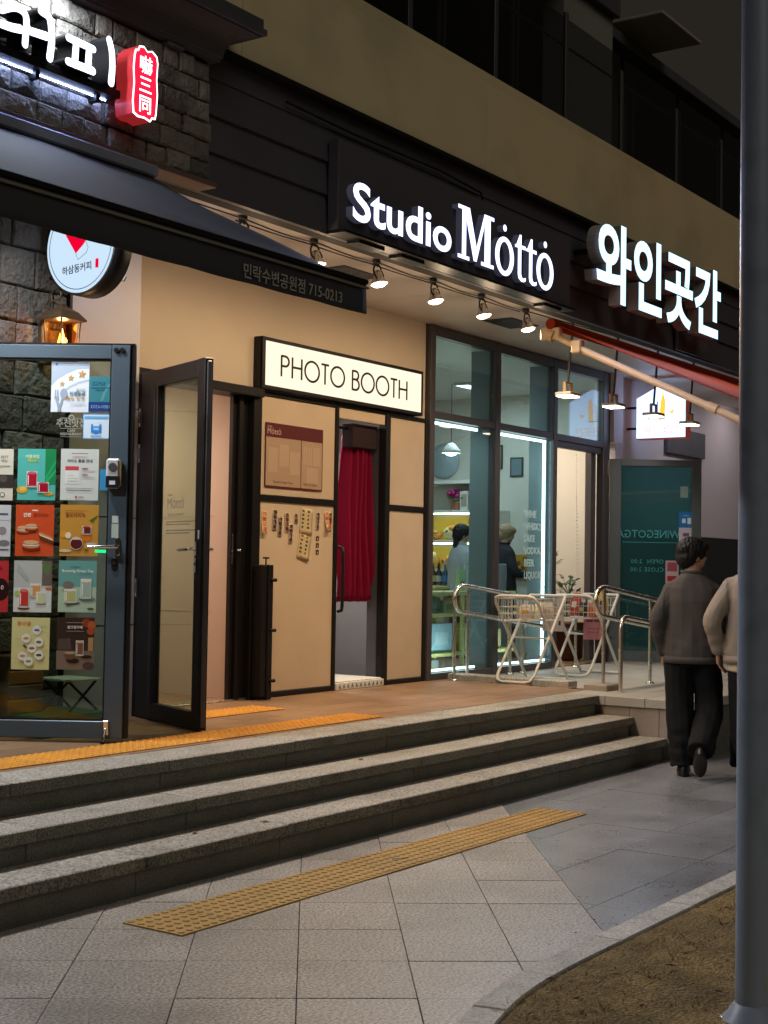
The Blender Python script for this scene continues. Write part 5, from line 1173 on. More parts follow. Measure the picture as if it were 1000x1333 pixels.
MB().ball((13.9, 8.62, 2.82), (.075, .075, .045), E_FLOOD).build("bulb", pe)
lamp('POINT', (13.9, 8.62, 2.74), 6, (1, .82, .55), size=.05)
# counter, bench, bottles
co = thing("shop_counter", (13.95, 8.4, Z_PLAT), "pale grey counter in front of the lit shelves in the wine shop", "counter")
MB().box((13.90, 8.02, .475), (14.3, 8.70, 1.545), mat("pale grey board", (.45, .46, .46), .6), bev=.006).build("body", co)
be = thing("display_bench", (13.4, 8.6, Z_PLAT), "low yellow wooden bench carrying a row of bottles inside the wine shop", "bench")
MB().box((13.3, 8.45, 1.25), (13.88, 9.38, 1.285), M_YWOOD, bev=.004).build("top", be)
for x, y in ((13.33, 8.48), (13.84, 8.48), (13.33, 9.33), (13.84, 9.33)): MB().box((x - .02, y - .02, .475), (x + .02, y + .02, 1.249), M_YWOOD, bev=.003).build("leg", be)
bcol = [("brown beer bottle", (.10, .03, .01)), ("dark wine bottle", (.012, .02, .012)), ("amber whisky bottle", (.30, .12, .02)), ("blue label bottle", (.03, .07, .14)), ("green bottle", (.03, .10, .04))]
for i, (y, k) in enumerate([(9.05, 0), (8.96, 1), (8.87, 2), (8.78, 0), (8.70, 1), (8.61, 3), (8.53, 4)]):
    x = 13.80; b = thing("bottle", (x, y, 1.286), "", "bottle", "bottles standing on the yellow bench")
    b["label"] = ["brown bottle farthest left on the yellow bench", "dark bottle second from the left on the yellow bench", "amber bottle third from the left on the yellow bench", "brown bottle in the middle of the row on the yellow bench", "dark bottle next to the blue labelled one", "dark bottle with a blue label on the yellow bench", "green bottle at the right end of the row on the yellow bench"][i]
    MB().lathe([(.036, 1.286), (.038, 1.30), (.038, 1.42), (.016, 1.47), (.014, 1.53)], mat(bcol[k][0], bcol[k][1], .12), Matrix.Translation((x, y, 0)), 12).build("glass_body", b)
    MB().lathe([(.039, 1.33), (.039, 1.40)], pm(['c8b078', 'b8b0a0', 'd0a040', '3a78b8', 'c8c8b0'][k]), Matrix.Translation((x, y, 0)), 12).lathe([(.0155, 1.525), (.0155, 1.545)], pm(['b8902a', '6a1a1a', '202020', 'c8c8c8', 'a0a020'][k]), Matrix.Translation((x, y, 0)), 10).build("label_and_cap", b)
# yellow boards and boxes low behind the glass
ys = thing("low_display_rack", (12, 7.4, Z_PLAT), "low yellow slatted display rack close behind the left shop pane", "rack")
for z in (.64, 1.02, 1.225): MB().box((10.95, 7.24, z), (13.0, 7.62, z + .035), M_YWOOD, bev=.004).build("shelf", ys)
for x in (10.98, 11.95, 12.9): MB().box((x, 7.25, .475), (x + .035, 7.285, 1.224), M_YWOOD, bev=.003).box((x, 7.575, .475), (x + .035, 7.61, 1.224), M_YWOOD, bev=.003).build("post", ys)
rq = random.Random(8)
bxl = ["cardboard brown", "mid green", "pale lime", "yellow", "black", "white", "pale blue", "olive", "tan", "grey"]
bxc = ['b89058', '5a7a58', 'd0dca0', 'e0c050', '3a3c40', 'e4e4da', 'b4d0d4', 'a8a458', 'd0b078', 'a8aaaa']
slots = [(11.02, 1.056, .26, .13), (11.32, 1.056, .3, .15), (11.68, 1.056, .22, .12), (12.1, 1.056, .3, .14), (12.48, 1.056, .3, .15), (11.04, .676, .34, .25), (11.44, .676, .4, .28), (12.08, .676, .3, .26), (12.44, .676, .36, .2), (11.1, .476, .5, .13)]
for i, (x, z, w_, h) in enumerate(slots):
    b = thing("carton", (x + w_ / 2, 7.42, z), bxl[i] + " carton " + ("on the upper board of the low rack" if z > 1 else "on the middle board of the low rack" if z > .6 else "on the floor under the low rack"), "box", "cartons in the low rack behind the glass")
    MB().box((x, 7.30, z), (x + w_, 7.55, z + h), pm(bxc[i], .6), bev=.005).build("body", b)
    MB().box((x + w_ * .2, 7.298, z + h * .25), (x + w_ * .8, 7.2995, z + h * .7), pm(['d8c8a0', 'a8b8a0', '8aa860', '8a5a20', 'a89048', 'a83a30', 'e0e8e8', 'c8c090', 'e0d0b0', 'c0b060'][i], .5)).build("printed_panel", b)
BY0, BY1, BZ0, BZ1 = 8.34, 8.54, 1.385, 1.665
gl = [("pale lime gift bag", 'c8d8a0', .22), ("white gift bag", 'e0e0d8', .26), ("pale blue gift bag", 'a8c8d4', .20), ("beige gift bag", 'cdb890', .24), ("yellow gift bag", 'd8c060', .19), ("rose gift bag", 'c89098', .23)]
for i, (nm, c, h) in enumerate(gl):
    x = 12.08 + .135 * i
    b = MB(); b.add([(x, 7.36, 1.261), (x + .11, 7.36, 1.261), (x + .11, 7.43, 1.261), (x, 7.43, 1.261), (x - .004, 7.385, 1.261 + h), (x + .114, 7.385, 1.261 + h), (x + .114, 7.405, 1.261 + h), (x - .004, 7.405, 1.261 + h)], [[3, 2, 1, 0], [0, 1, 5, 4], [1, 2, 6, 5], [2, 3, 7, 6], [3, 0, 4, 7], [4, 5, 6, 7]], pm(c, .6))
    b.tube([(x + .03, 7.384, 1.26 + h), (x + .035, 7.38, 1.31 + h), (x + .075, 7.38, 1.31 + h), (x + .08, 7.384, 1.26 + h)], .003, pm('8a7a60'), n=5).rect(x + .025, 1.30, x + .085, 1.36, pm('8a8a70', .6), frame((0, 7.366, 0), (1, 0, 0), (0, 0, 1), (0, -1, 0)), .001)
    b.build("gift_bag", label=nm + " on top of the low rack behind the right shop pane", cat="bag", group="gift bags on the low rack")
WR = frame((15.298, 0, 0), (0, -1, 0), (0, 0, 1), (-1, 0, 0))
for i, (y, z, w_, h, c, lb_t) in enumerate(((8.95, 2.72, .22, .30, '9a8a70', "small brown framed print high on the shop wall, nearer the shelf"), (8.62, 2.62, .18, .24, '6a7a80', "small grey blue framed print high on the shop wall, nearer the door"))):
    MB().box((-y, z, 0), (-y + w_, z + h, .02), pm('3a3430', .5), WR, .004).rect(-y + .02, z + .02, -y + w_ - .02, z + h - .02, pm(c, .4), WR, .021).build("framed_print", label=lb_t, cat="picture")
nb = MB().box((15.24, BY0, BZ0), (15.28, BY1, BZ1), pm("b8862a"), bev=.004)
for y, z in ((.2, .8), (.6, .62), (.3, .42), (.7, .3)): y = BY0 + (BY1 - BY0) * y; z = BZ0 + (BZ1 - BZ0) * z; nb.disc((y, z), .03, .03, pm("6a4418"), frame((15.239, 0, 0), (0, -1, 0), (0, 0, 1), (-1, 0, 0)) @ Matrix.Translation((-2 * y, 0, 0)), .002, 10)
nb.build("notice_board", label="small ochre board with brown dots on the wall beside the blond shopper", cat="board")
# doorway: planter, terracotta pot, bead strings
M_LEAF = mat("rubber plant leaf", (.035, .075, .035), .4, var=.3, scale=20)
def leafy(b, c, n_, R, rnd, m, size=.06):
    for _ in range(n_):
        a = rnd.random() * 2 * PI; e = rnd.uniform(.1, 1.3); d = Vector((math.cos(a) * math.cos(e), math.sin(a) * math.cos(e), math.sin(e)))
        p = Vector(c) + d * R * rnd.uniform(.35, 1); s_ = size * rnd.uniform(.7, 1.3); t = d.cross(Vector((0, 0, 1))).normalized() * s_ * .45; u = (d + Vector((0, 0, -.3))).normalized() * s_; dn = Vector((0, 0, -.012))
        b.add([p, p + u * .5 + t, p + u * 1.2 + dn, p + u * .5 - t, p + u * .5 + Vector((0, 0, .01))], [[0, 3, 4], [0, 4, 1], [1, 4, 2], [4, 3, 2]], m)
        b.tube([Vector(c) - Vector((0, 0, .05)), p], .003, m, n=4)
pp = thing("potted_plant", (14.02, 7.45, 1.02), "leafy plant in a grey square planter just inside the wine shop door", "plant")
MB().prism([(13.90, 7.36), (14.10, 7.36), (14.10, 7.56), (13.90, 7.56)], 1.02, 1.36, mat("grey green planter", (.20, .23, .20), .6), bev=.01).build("planter", pp)
MB().box((13.88, 7.34, .475), (14.12, 7.58, 1.019), M_DARKM, bev=.006).build("stand", pp)
b = MB(); leafy(b, (14.0, 7.46, 1.42), 26, .26, random.Random(1), M_LEAF, .075); b.build("foliage", pp)
b = MB(); rq = random.Random(6)
for i in range(10): b.ball((14.0 + rq.uniform(-.08, .1), 7.46 + rq.uniform(-.1, .1), 1.66 + .22 * rq.random()), .018, mat("pale flower", (.60, .45, .22), .7), n=6, seg=4)
b.tube([(14.0, 7.46, 1.36), (14.02, 7.45, 1.7), (14.0, 7.43, 1.88)], .006, M_LEAF, n=5); b.build("flower_stem", pp)
tp = thing("terracotta_pot", (14.5, 7.4, Z_PLAT), "dark red pot with a small bush just inside the wine shop doorway", "plant")
MB().lathe([(.15, .476), (.19, .50), (.20, .86), (.215, .87), (.215, .90), (.19, .902)], mat("dark red glaze", (.12, .035, .03), .35), Matrix.Translation((14.45, 7.40, 0)), 22).build("pot", tp)
b = MB(); leafy(b, (14.45, 7.40, 1.0), 40, .30, random.Random(9), M_LEAF, .08); leafy(b, (14.55, 7.42, 1.25), 20, .22, random.Random(12), M_LEAF, .07); b.build("foliage", tp)
bc = MB()
for k, (x0, x1) in enumerate(((14.30, 14.33), (14.315, 14.46), (14.62, 14.60))):
    for i in range(46):
        t = i / 45; bc.ball((x0 + (x1 - x0) * t, 7.22 + .02 * k, 2.78 - 1.75 * t), .008, mat("pale bead", (.7, .68, .66), .25), n=5, seg=3)
bc.build("bead_string", label="pale bead strings hanging in the open wine shop doorway", cat="curtain")
# wine shop door leaf, open towards the street
WD = frame((14.46, 6.89, 0), (.566, -.824, 0), (0, 0, 1), (-.824, -.566, 0))
wd = thing("wine_shop_door", tuple(WD @ Vector((.52, Z_PLAT + .01, -.02))), "open grey framed teal glass door with mirrored lettering at the wine shop", "door")
fb = MB(); zb = .484
for a, b in (((.01, zb, -.05), (.135, 2.735, 0)), ((.925, zb, -.05), (1.03, 2.735, 0)), ((.136, 2.66, -.048), (.924, 2.733, -.001)), ((.136, zb + .001, -.048), (.924, .60, -.001))): fb.box(a, b, M_GREYM, WD, .004)
fb.build("frame", wd)
MB().box((.13, .595, -.03), (.93, 2.665, -.022), M_TEALG, WD).build("pane", wd)
lt = MB(); PT = pm("48a8ac"); FM = WD @ Matrix.Translation((0, 0, -.0215)) @ Matrix.Scale(-1, 4, (1, 0, 0))
lt.text("WiNEGOTGAN", .125, PT, FM @ Matrix.Translation((-.80, 1.86, 0)), .0006, .0006, sx=.92, res=2).rect(-.88, 1.806, -.16, 1.812, PT, FM)
lt.text("OPEN  2:00", .066, PT, FM @ Matrix.Translation((-.62, 1.575, 0)), .0006, space=1.15).text("CLOSE 2:00", .066, PT, FM @ Matrix.Translation((-.62, 1.485, 0)), .0006, space=1.15).build("lettering", wd)
ST = WD @ Matrix.Translation((0, 0, -.0212))
b = MB(); b.rect(.785, 1.985, .945, 2.155, pm("1c78c8"), ST, .001).rect(.82, 2.03, .86, 2.08, pm("d8e8f4"), ST, .0014).rect(.88, 2.02, .92, 2.09, pm("d8e8f4"), ST, .0014).rect(.83, 2.11, .90, 2.12, pm("8ac0e8"), ST, .0014).rect(.785, 1.815, .945, 1.98, pm("ccc8dc"), ST, .001).rect(.83, 1.88, .90, 1.92, pm("7a5a78"), ST, .0014)
b.rect(.64, 1.36, .785, 1.61, pm("c8b0b4"), ST, .001).rect(.66, 1.49, .77, 1.59, pm("a05060"), ST, .0014).rect(.66, 1.38, .77, 1.44, pm("a83040"), ST, .0014).rect(.80, 2.315, .885, 2.44, pm("9ab4b8"), ST, .001).build("sticker", wd)
MB().box((.965, 1.50, 0), (.995, 1.78, .03), M_BLACKM, WD, .006).build("handle", wd)
# house shaped blade sign
hs = thing("house_blade_sign", (15.0, 6.5, 2.98), "small house shaped lit white blade sign beside the wine shop door", "sign")
HF = frame((14.985, 6.51, 2.99), (0, -1, 0), (0, 0, 1), (-1, 0, 0))
hp = [(-.30, 0), (.30, 0), (.30, .47), (.0, .62), (-.30, .47)]
MB().prism(hp, -.14, -.002, mat("red sign side", (.30, .05, .03), .5, emit=(1, .15, .08), estr=.12), HF).build("body", hs)
MB().prism([(a * .985, .01 + c * .97) for a, c in hp], -.002, .002, emit("house sign face", (.46, .62, 1.0), 2.2), HF).prism([(a * .985, .01 + c * .97) for a, c in hp], -.144, -.1405, emit("house sign face", (.46, .62, 1.0), 2.2), HF).build("face", hs)
b = MB(); EO = emit("orange print lit", (1, .42, .03), 1.6); EP = emit("pale red print lit", (.9, .45, .40), 1.5); ED = pm("2a2430")
b.prism([(-.02, .20), (.05, .24), (.055, .42), (.035, .50), (.02, .50), (.0, .42)], .002, .003, EO, HF).prism([(.10, .30), (.17, .33), (.14, .27)], .002, .003, EO, HF).tube([(-.16, .30, .003), (-.15, .23, .003), (.05, .23, .003)], .006, ED, n=5, M=HF).tube([(-.05, .24, .003), (-.04, .42, .003)], .006, ED, n=5, M=HF)
b.text("와인곳간", .115, EP, HF @ Matrix.Translation((0, .065, .002)), .001, .002, 'CENTER', res=2).build("print", hs)
for z in (3.12, 3.36): MB().tube([(15.05, 6.81, z), (15.05, 6.95, z)], .014, M_BLACKM).build("bracket", hs)
# orange awning, folded out towards the street
oa = thing("orange_awning", (12, 4.8, 2.6), "orange fabric awning on cream folding arms over the wine shop", "awning")
XA, XB = 10.46, 15.2
def ofn(u, v):
    x = XA + (XB - XA) * u
    return (x, 5.50 - 2.05 * v, 3.53 - .907 * v - .010 * math.sin(PI * v) + .006 * math.sin(25 * u) * math.sin(PI * v))
MB().sheet(ofn, 40, 12, M_ORFAB, .006).build("canopy", oa)
MB().tube([(XA - .03, 5.52, 3.53), (XB + .03, 5.52, 3.53)], .045, M_ORFAB, n=14).build("roller", oa)
MB().sheet(lambda u, v: (XA + (XB - XA) * u, 3.44 - .01 * math.sin(20 * u) * v, 2.615 - .18 * v), 30, 3, M_ORFAB, .005).build("valance", oa)
def arm(x):
    b = MB(); b.tube([(x, 5.56, 3.46), (x, 5.50, 3.43)], .055, M_TAN, n=10).box((x - .03, 5.44, 3.40), (x + .03, 5.62, 3.50), M_TAN, bev=.008)
    b.tube([(x, 5.50, 3.43), (x, 5.30, 3.335)], .026, M_TAN, n=8).box((x - .04, 5.24, 3.27), (x + .04, 5.33, 3.38), M_TAN, bev=.01)
    b.tube([(x, 5.30, 3.325), (x, 4.10, 2.755), (x, 3.52, 2.47), (x, 3.46, 2.59)], .030, M_TAN, n=10).tube([(x, 4.16, 2.785), (x, 4.08, 2.747)], .038, M_TAN, n=10); return b
arm(10.47).build("folding_arm", oa)
arm(14.9).build("folding_arm", oa)
MB().tube([(XA, 3.46, 2.60), (XB, 3.46, 2.60)], .025, M_TAN, n=10).build("front_bar", oa)
# flood lamps on stems
for i, x in enumerate((11.21, 12.14, 13.06, 13.98)):
    if i == 0:
        t = fl0 = thing("flood_lamp", (x, 5.75, 3.02), "", "lamp", "flood lamps on stems along the wine shop front")
        MB().tube([(x + .03, 5.72, 3.69), (x, 5.75, 3.14)], .012, M_DARKM, n=8).box((x + .0, 5.69, 3.68), (x + .06, 5.75, 3.699), M_DARKM, bev=.003).build("stem", t)
        MB().box((x - .07, 5.735, 3.03), (x - .055, 5.765, 3.14), M_TAN, bev=.003).box((x + .055, 5.735, 3.03), (x + .07, 5.765, 3.14), M_TAN, bev=.003).box((x - .07, 5.735, 3.13), (x + .07, 5.765, 3.145), M_TAN, bev=.003).build("yoke", t)
        MB().box((x - .10, 5.67, 3.025), (x + .10, 5.83, 3.055), M_WHITE, bev=.008).build("housing", t)
        MB().box((x - .09, 5.68, 3.015), (x + .09, 5.82, 3.024), E_FLOOD, bev=.002).build("lens", t)
    else: t = copy_thing(fl0, (x, 5.75, 3.02))
    t["label"] = ["flood lamp below the elbow of the orange awning arm", "flood lamp second from the orange awning elbow", "flood lamp in front of the house shaped sign", "farthest flood lamp, right of the house shaped sign"][i]
    lamp('SPOT', (x, 5.75, 3.005), 34, (1, .90, .82), (0, .6, -1), .08, 128, .8)

# ================================================================== HANDRAILS AND BASKET STANDS
def rail(y, x0, xe, zt, sl, posts, label, extra=None):
    t = thing("handrail", (x0 + .5, y, Z_PLAT), label, "handrail", "steel handrails of the ramp")
    g = .125
    zc = lambda x: zt - sl * (x - x0)
    loop = [(xe, y, zc(xe)), (x0 + .12, y, zc(x0 + .12))] + [(x0 + .11 - .17 * math.sin(PI * i / 10), y, zc(x0 + .11) - g + g * math.cos(PI * i / 10)) for i in range(1, 10)] + [(x0 + .12, y, zc(x0 + .12) - 2 * g), (xe, y, zc(xe) - 2 * g)]
    MB().tube(loop, .021, M_STEEL, n=10).build("rail", t)
    for x, zz in posts:
        MB().tube([(x, y + .001, Z_PLAT - .01), (x, y + .001, zc(x) - (0 if zz else .25))], .0165, M_STEEL, n=10).build("post", t)
        MB().lathe([(.04, Z_PLAT - .006), (.04, Z_PLAT + .004), (.022, Z_PLAT + .012)], M_STEEL, Matrix.Translation((x, y, 0)), 14).build("base_plate", t)
    return t
rail(6.80, 11.12, 14.4, 1.345, .108, [(11.07, 0), (11.30, 1), (12.1, 1), (12.35, 1), (13.5, 1)], "steel looped handrail close to the shop window behind the basket stands")
rl2 = rail(5.34, 11.02, 13.6, 1.36, .112, [(11.13, 1), (12.1, 1), (13.2, 1)], "steel looped handrail at the top of the steps left of the man")
MB().tube([(11.0, 5.12, Z_PLAT)] + [(11.0, 5.12, .95)] + [(11.0 + .1 - .1 * math.cos(PI / 2 * i / 6), 5.12, 1.0 + .1 * math.sin(PI / 2 * i / 6)) for i in range(7)] + [(13.4, 5.12, 1.10 - .26)], .019, M_STEEL, n=10).build("low_rail", rl2)
MB().box((11.38, 6.797, 1.293), (11.60, 6.803, 1.34), pm("2a7a68")).build("sticker", rl2)
def stand(x0):
    t = thing("basket_stand", (x0 + .33, 6.2, Z_PLAT), "", "display stand", "white wire basket stands on the ramp")
    ya, yb_, dx, r = 5.99, 6.42, .64, .0135; z0, z1 = Z_PLAT + .012, 1.25
    def U(xt, xb, o, top):       # closed U frame: two slanted legs joined by a bar at one end with rounded corners
        k = .07
        lerp = lambda t_: (xb + (xt - xb) * t_, z0 + (z1 - z0) * t_)
        P = []
        tA = 0 if top else 1; 
        e0 = 1 - tA
        for y, ds in ((ya + o, 1), (yb_ - o, -1)):
            q = [(*lerp(tA)[:1], y, lerp(tA)[1]), (lerp(abs(e0 - .08))[0], y, lerp(abs(e0 - .08))[1]), (lerp(abs(e0 - .02))[0], y + ds * .02, lerp(abs(e0 - .02))[1]), (lerp(e0)[0], y + ds * .07, lerp(e0)[1])]
            P += q if ds == 1 else q[::-1]
        return MB().tube(P, r, M_WHITE, n=8)
    U(x0, x0 + dx, 0, True).build("frame", t)
    U(x0 + dx, x0, .03, False).build("frame", t)
    for p, q, rr in (((x0 + dx, ya + .03, z1), (x0 + dx, yb_ - .03, z1), r), ((x0 + dx, ya, z0), (x0 + dx, yb_, z0), r), ((x0 + dx * .5, ya, (z0 + z1) / 2), (x0 + dx * .5, yb_, (z0 + z1) / 2), .008)): MB().tube([p, q], rr, M_WHITE, n=8).build("cross_bar", t)
    w_ = MB(); zb, ztp = 1.03, 1.225
    for k in range(11):
        x = x0 + .02 + (dx - .04) * k / 10
        w_.tube([(x, ya + .045, ztp), (x, ya + .05, zb), (x, yb_ - .05, zb), (x, yb_ - .045, ztp)], .0032, M_WHITE, n=4)
    for k in range(8):
        y = ya + .05 + (yb_ - ya - .1) * k / 7
        w_.tube([(x0 + .015, y, ztp), (x0 + .02, y, zb), (x0 + dx - .02, y, zb), (x0 + dx - .015, y, ztp)], .0032, M_WHITE, n=4)
    for z in (zb + .06, zb + .12, ztp):
        w_.tube([(x0 + .018, ya + .047, z), (x0 + dx - .018, ya + .047, z), (x0 + dx - .018, yb_ - .047, z), (x0 + .018, yb_ - .047, z)], .004 if z < ztp else .006, M_WHITE, n=5, closed=True)
    w_.build("wire_basket", t); return t
s1 = stand(11.10); s2 = copy_thing(s1, (12.55, 6.2, Z_PLAT))
s1["label"] = "white wire basket stand nearest the booth, with a white printed card"
s2["label"] = "white wire basket stand nearest the wine shop door, with a pink card"
rq = random.Random(21); pk = ['d8d4cc', '303030', 'c8c0b0', 'b03a30', 'd8b04a', 'e0dcd0', '7a8a50', 'c86a3a', 'e8e0c8']
PKN = ['pale grey', 'black', 'beige', 'red', 'golden', 'off white', 'olive', 'orange', 'cream']
for s_i, xs0 in ((0, 11.12), (1, 12.25)):
    for i in range(9):
        x = xs0 + .07 + .058 * i; y = rq.uniform(6.10, 6.30); a = rq.uniform(-.5, .5)
        M = Matrix.Translation((x, y, 1.05)) @ Matrix.Rotation(a, 4, 'Z') @ Matrix.Rotation(rq.uniform(-.35, .2), 4, 'Y')
        h = rq.uniform(.10, .24 if s_i else .15); c = pk[(i * 2 + s_i) % len(pk)]
        b = MB(); b.add([(-.012, -.05, 0), (.012, -.05, 0), (.012, .05, 0), (-.012, .05, 0), (-.02, -.055, h * .5), (.02, -.055, h * .5), (.02, .055, h * .5), (-.02, .055, h * .5), (-.002, -.05, h), (.002, -.05, h), (.002, .05, h), (-.002, .05, h)],
              [[3, 2, 1, 0]] + [[4 * r_ + k, 4 * r_ + (k + 1) % 4, 4 * r_ + 4 + (k + 1) % 4, 4 * r_ + 4 + k] for r_ in (0, 1) for k in range(4)] + [[8, 9, 10, 11]], pm(c, .35), M)
        b.box((-.021, -.03, h * .35), (-.0185, .03, h * .6), pm(pk[(i + 4) % len(pk)], .4), M)
        b.build("snack_packet", label=PKN[(i * 2 + s_i) % len(pk)] + " snack packet, " + ["first", "second", "third", "fourth", "fifth", "sixth", "seventh", "eighth", "ninth"][i] + " from the left in the stand " + ("with the white card" if s_i == 0 else "with the pink card"), cat="packet", group="snack packets in the stand " + ("with the white card" if s_i == 0 else "with the pink card"))
def card(M, w_, h, bg, marks, label):
    b = MB(); b.box((0, 0, 0), (w_, h, .004), pm(bg), M, .001)
    for x, y, ww, hh, c in marks: b.rect(x * w_, y * h, (x + ww) * w_, (y + hh) * h, pm(c), M, .0048)
    return b.build("printed_card", label=label, cat="card")
CM = frame((11.76, 6.27, .92), (.15, -.9887, 0), (0, 0, 1), (-.9887, -.15, 0))
card(CM, .21, .285, 'c4bcc0', [(.12, .72, .10, .14, '2a262a'), (.76, .70, .10, .14, '2a262a'), (.12, .22, .10, .14, '2a262a'), (.76, .20, .10, .14, '2a262a'), (.30, .84, .36, .04, '6a6468'), (.44, .40, .1, .16, '4a464a'), (.34, .5, .36, .03, '8a8488')], "white printed card with black corner marks on a basket stand")
CM = frame((12.47, 6.20, .82), (.3, -.954, 0), (0, 0, 1), (-.954, -.3, 0))
card(CM, .21, .34, 'c2808c', [(.12, .50, .32, .07, '6a2a38'), (.50, .50, .36, .07, '6a2a38'), (.2, .30, .6, .03, 'a86070'), (.2, .2, .5, .03, 'a86070'), (.25, .75, .5, .08, 'd8a8b0')], "pink printed card hanging at the end of a basket stand")
# steel lamp post in the foreground
lp = thing("street_pole", (4.628, 1.672, 0), "grey painted steel pole in the foreground at the right edge", "pole")
PX_, PY_ = 4.628, 1.672
MB().lathe([(.0525, .02), (.052, 3.0), (.049, 6.2), (.048, 6.21)], M_POLE, Matrix.Translation((PX_, PY_, 0)), 40).build("post", lp)
MB().lathe([(.105, -.02), (.105, .012), (.10, .02), (.076, .045), (.060, .07), (.053, .075)], M_POLE, Matrix.Translation((PX_, PY_, 0)), 32).build("base_collar", lp)
MB().tube([(PX_, PY_, 6.15), (PX_ - .1, PY_ - .25, 6.5), (PX_ - .35, PY_ - .9, 6.62)], .035, M_POLE, n=12).build("arm", lp)
MB().box((PX_ - .55, PY_ - 1.35, 6.58), (PX_ - .25, PY_ - .8, 6.68), M_POLE, bev=.02).build("lamp_head", lp)
for i, a in enumerate((.5, 2.1, 3.7, 5.2)): MB().lathe([(.013, .013), (.013, .026), (.006, .03)], M_CHROME, Matrix.Translation((PX_ + .09 * math.cos(a), PY_ + .09 * math.sin(a), 0)), 6, False).build("bolt", lp)
# litter
MB().tube([(6.06, 4.075, .012), (6.085, 4.045, .010), (6.13, 4.035, .011)], .005, pm("c8c4bc"), n=5).build("paper_scrap", label="tiny white paper scrap on the paving beside the ochre tactile strip", cat="litter")
for i, (x, y, z, a, lb) in enumerate(((5.30, 4.74, .1725, .5, "dry brown leaf on the lowest step tread at the left"), (7.1, 5.02, .3215, 1.2, "dry brown leaf on the middle step tread"), (5.75, 4.66, .1725, 2.2, "dry reddish leaf on the lowest step tread near the middle"))):
    M = Matrix.Translation((x, y, z)) @ Matrix.Rotation(a, 4, 'Z')
    MB().add([(-.03, 0, .002), (0, -.014, .006), (.035, 0, .003), (0, .014, .006), (0, 0, .0)], [[0, 1, 4], [1, 2, 4], [2, 3, 4], [3, 0, 4]], mat("dry leaf", (.16, .06, .03), .8), M).build("dry_leaf", label=lb, cat="leaf")

# ================================================================== PEOPLE
def loft(b, rings, n=16, M=I4):      # rings: (x, y, z, rx, ry) horizontal ellipses, bottom to top
    v = []; f = []
    for x, y, z, rx, ry in rings: v += [(x + rx * math.cos(2 * PI * k / n), y + ry * math.sin(2 * PI * k / n), z) for k in range(n)]
    for i in range(len(rings) - 1): f += [[i * n + k, i * n + (k + 1) % n, (i + 1) * n + (k + 1) % n, (i + 1) * n + k] for k in range(n)]
    f += [list(range(n))[::-1], [(len(rings) - 1) * n + k for k in range(n)]]
    return b.add(v, f, M_SKIN, M)
def limb(b, pts, rs_, M=I4, n=12, endball=True):
    P = smooth_pts(pts, 5); k = len(P); R = []
    for i in range(k):
        t = i / (k - 1) * (len(rs_) - 1); j = min(int(t), len(rs_) - 2); R.append(rs_[j] + (rs_[j + 1] - rs_[j]) * (t - j))
    b.tube(P, R, M_SKIN, n=n, M=M); b.ball(P[0], R[0] * .98, M_SKIN, M)
    if endball: b.ball(P[-1], R[-1] * .98, M_SKIN, M)
    return b
def blob(b, name, m, parent, M, voxel, smooth=4, disp=None):
    t = bpy.data.objects.new("t", b.mesh("t")); COL.objects.link(t)
    r = t.modifiers.new("r", 'REMESH'); r.mode = 'VOXEL'; r.voxel_size = voxel
    s_ = t.modifiers.new("s", 'SMOOTH'); s_.factor = .5; s_.iterations = smooth
    dg = bpy.context.evaluated_depsgraph_get(); me = bpy.data.meshes.new_from_object(t.evaluated_get(dg))
    old = t.data; bpy.data.objects.remove(t); bpy.data.meshes.remove(old)
    if disp:
        me.update(); no = [v.normal.copy() for v in me.vertices]
        for v, q in zip(me.vertices, no): v.co += q * disp(v.co)
    o_ = wloc(parent)
    for v in me.vertices: v.co = (M @ v.co) - o_
    me.materials.clear(); me.materials.append(m); me.polygons.foreach_set("use_smooth", [True] * len(me.polygons)); me.update()
    me.name = name
    o = bpy.data.objects.new(name, me); COL.objects.link(o); o.parent = parent; return o
def hand(b, w_, d, out, fwd, M, s=1):     # palm and five bent fingers; d: pointing direction, out: thumb side
    d, out = Vector(d).normalized(), Vector(out).normalized(); nn = d.cross(out).normalized() * (1 if True else -1)
    if nn.dot(Vector(fwd)) < 0: nn = -nn
    w_ = Vector(w_); c = w_ + d * .045 * s
    for i in (-1, 0, 1): b.tube([w_ + out * .016 * i, w_ + d * .085 * s + out * .024 * i], [.016, .015], M_SKIN, n=8, M=M); b.ball(w_ + d * .085 * s + out * .024 * i, .015, M_SKIN, M)
    for i, L_ in enumerate((.072, .082, .076, .060)):
        p = w_ + d * .085 * s + out * (.030 - .020 * i); q = p + d * L_ * .55 + nn * .010; r = q + d * L_ * .38 + nn * .026
        b.tube([p, q, r], [.0088, .0082, .007], M_SKIN, n=8, M=M); b.ball(r, .007, M_SKIN, M)
    p = w_ + d * .025 + out * .026; q = p + d * .035 + out * .022 + nn * .008; r = q + d * .03 + out * .004 + nn * .010
    b.tube([p, q, r], [.012, .0105, .008], M_SKIN, n=8, M=M); b.ball(r, .008, M_SKIN, M)
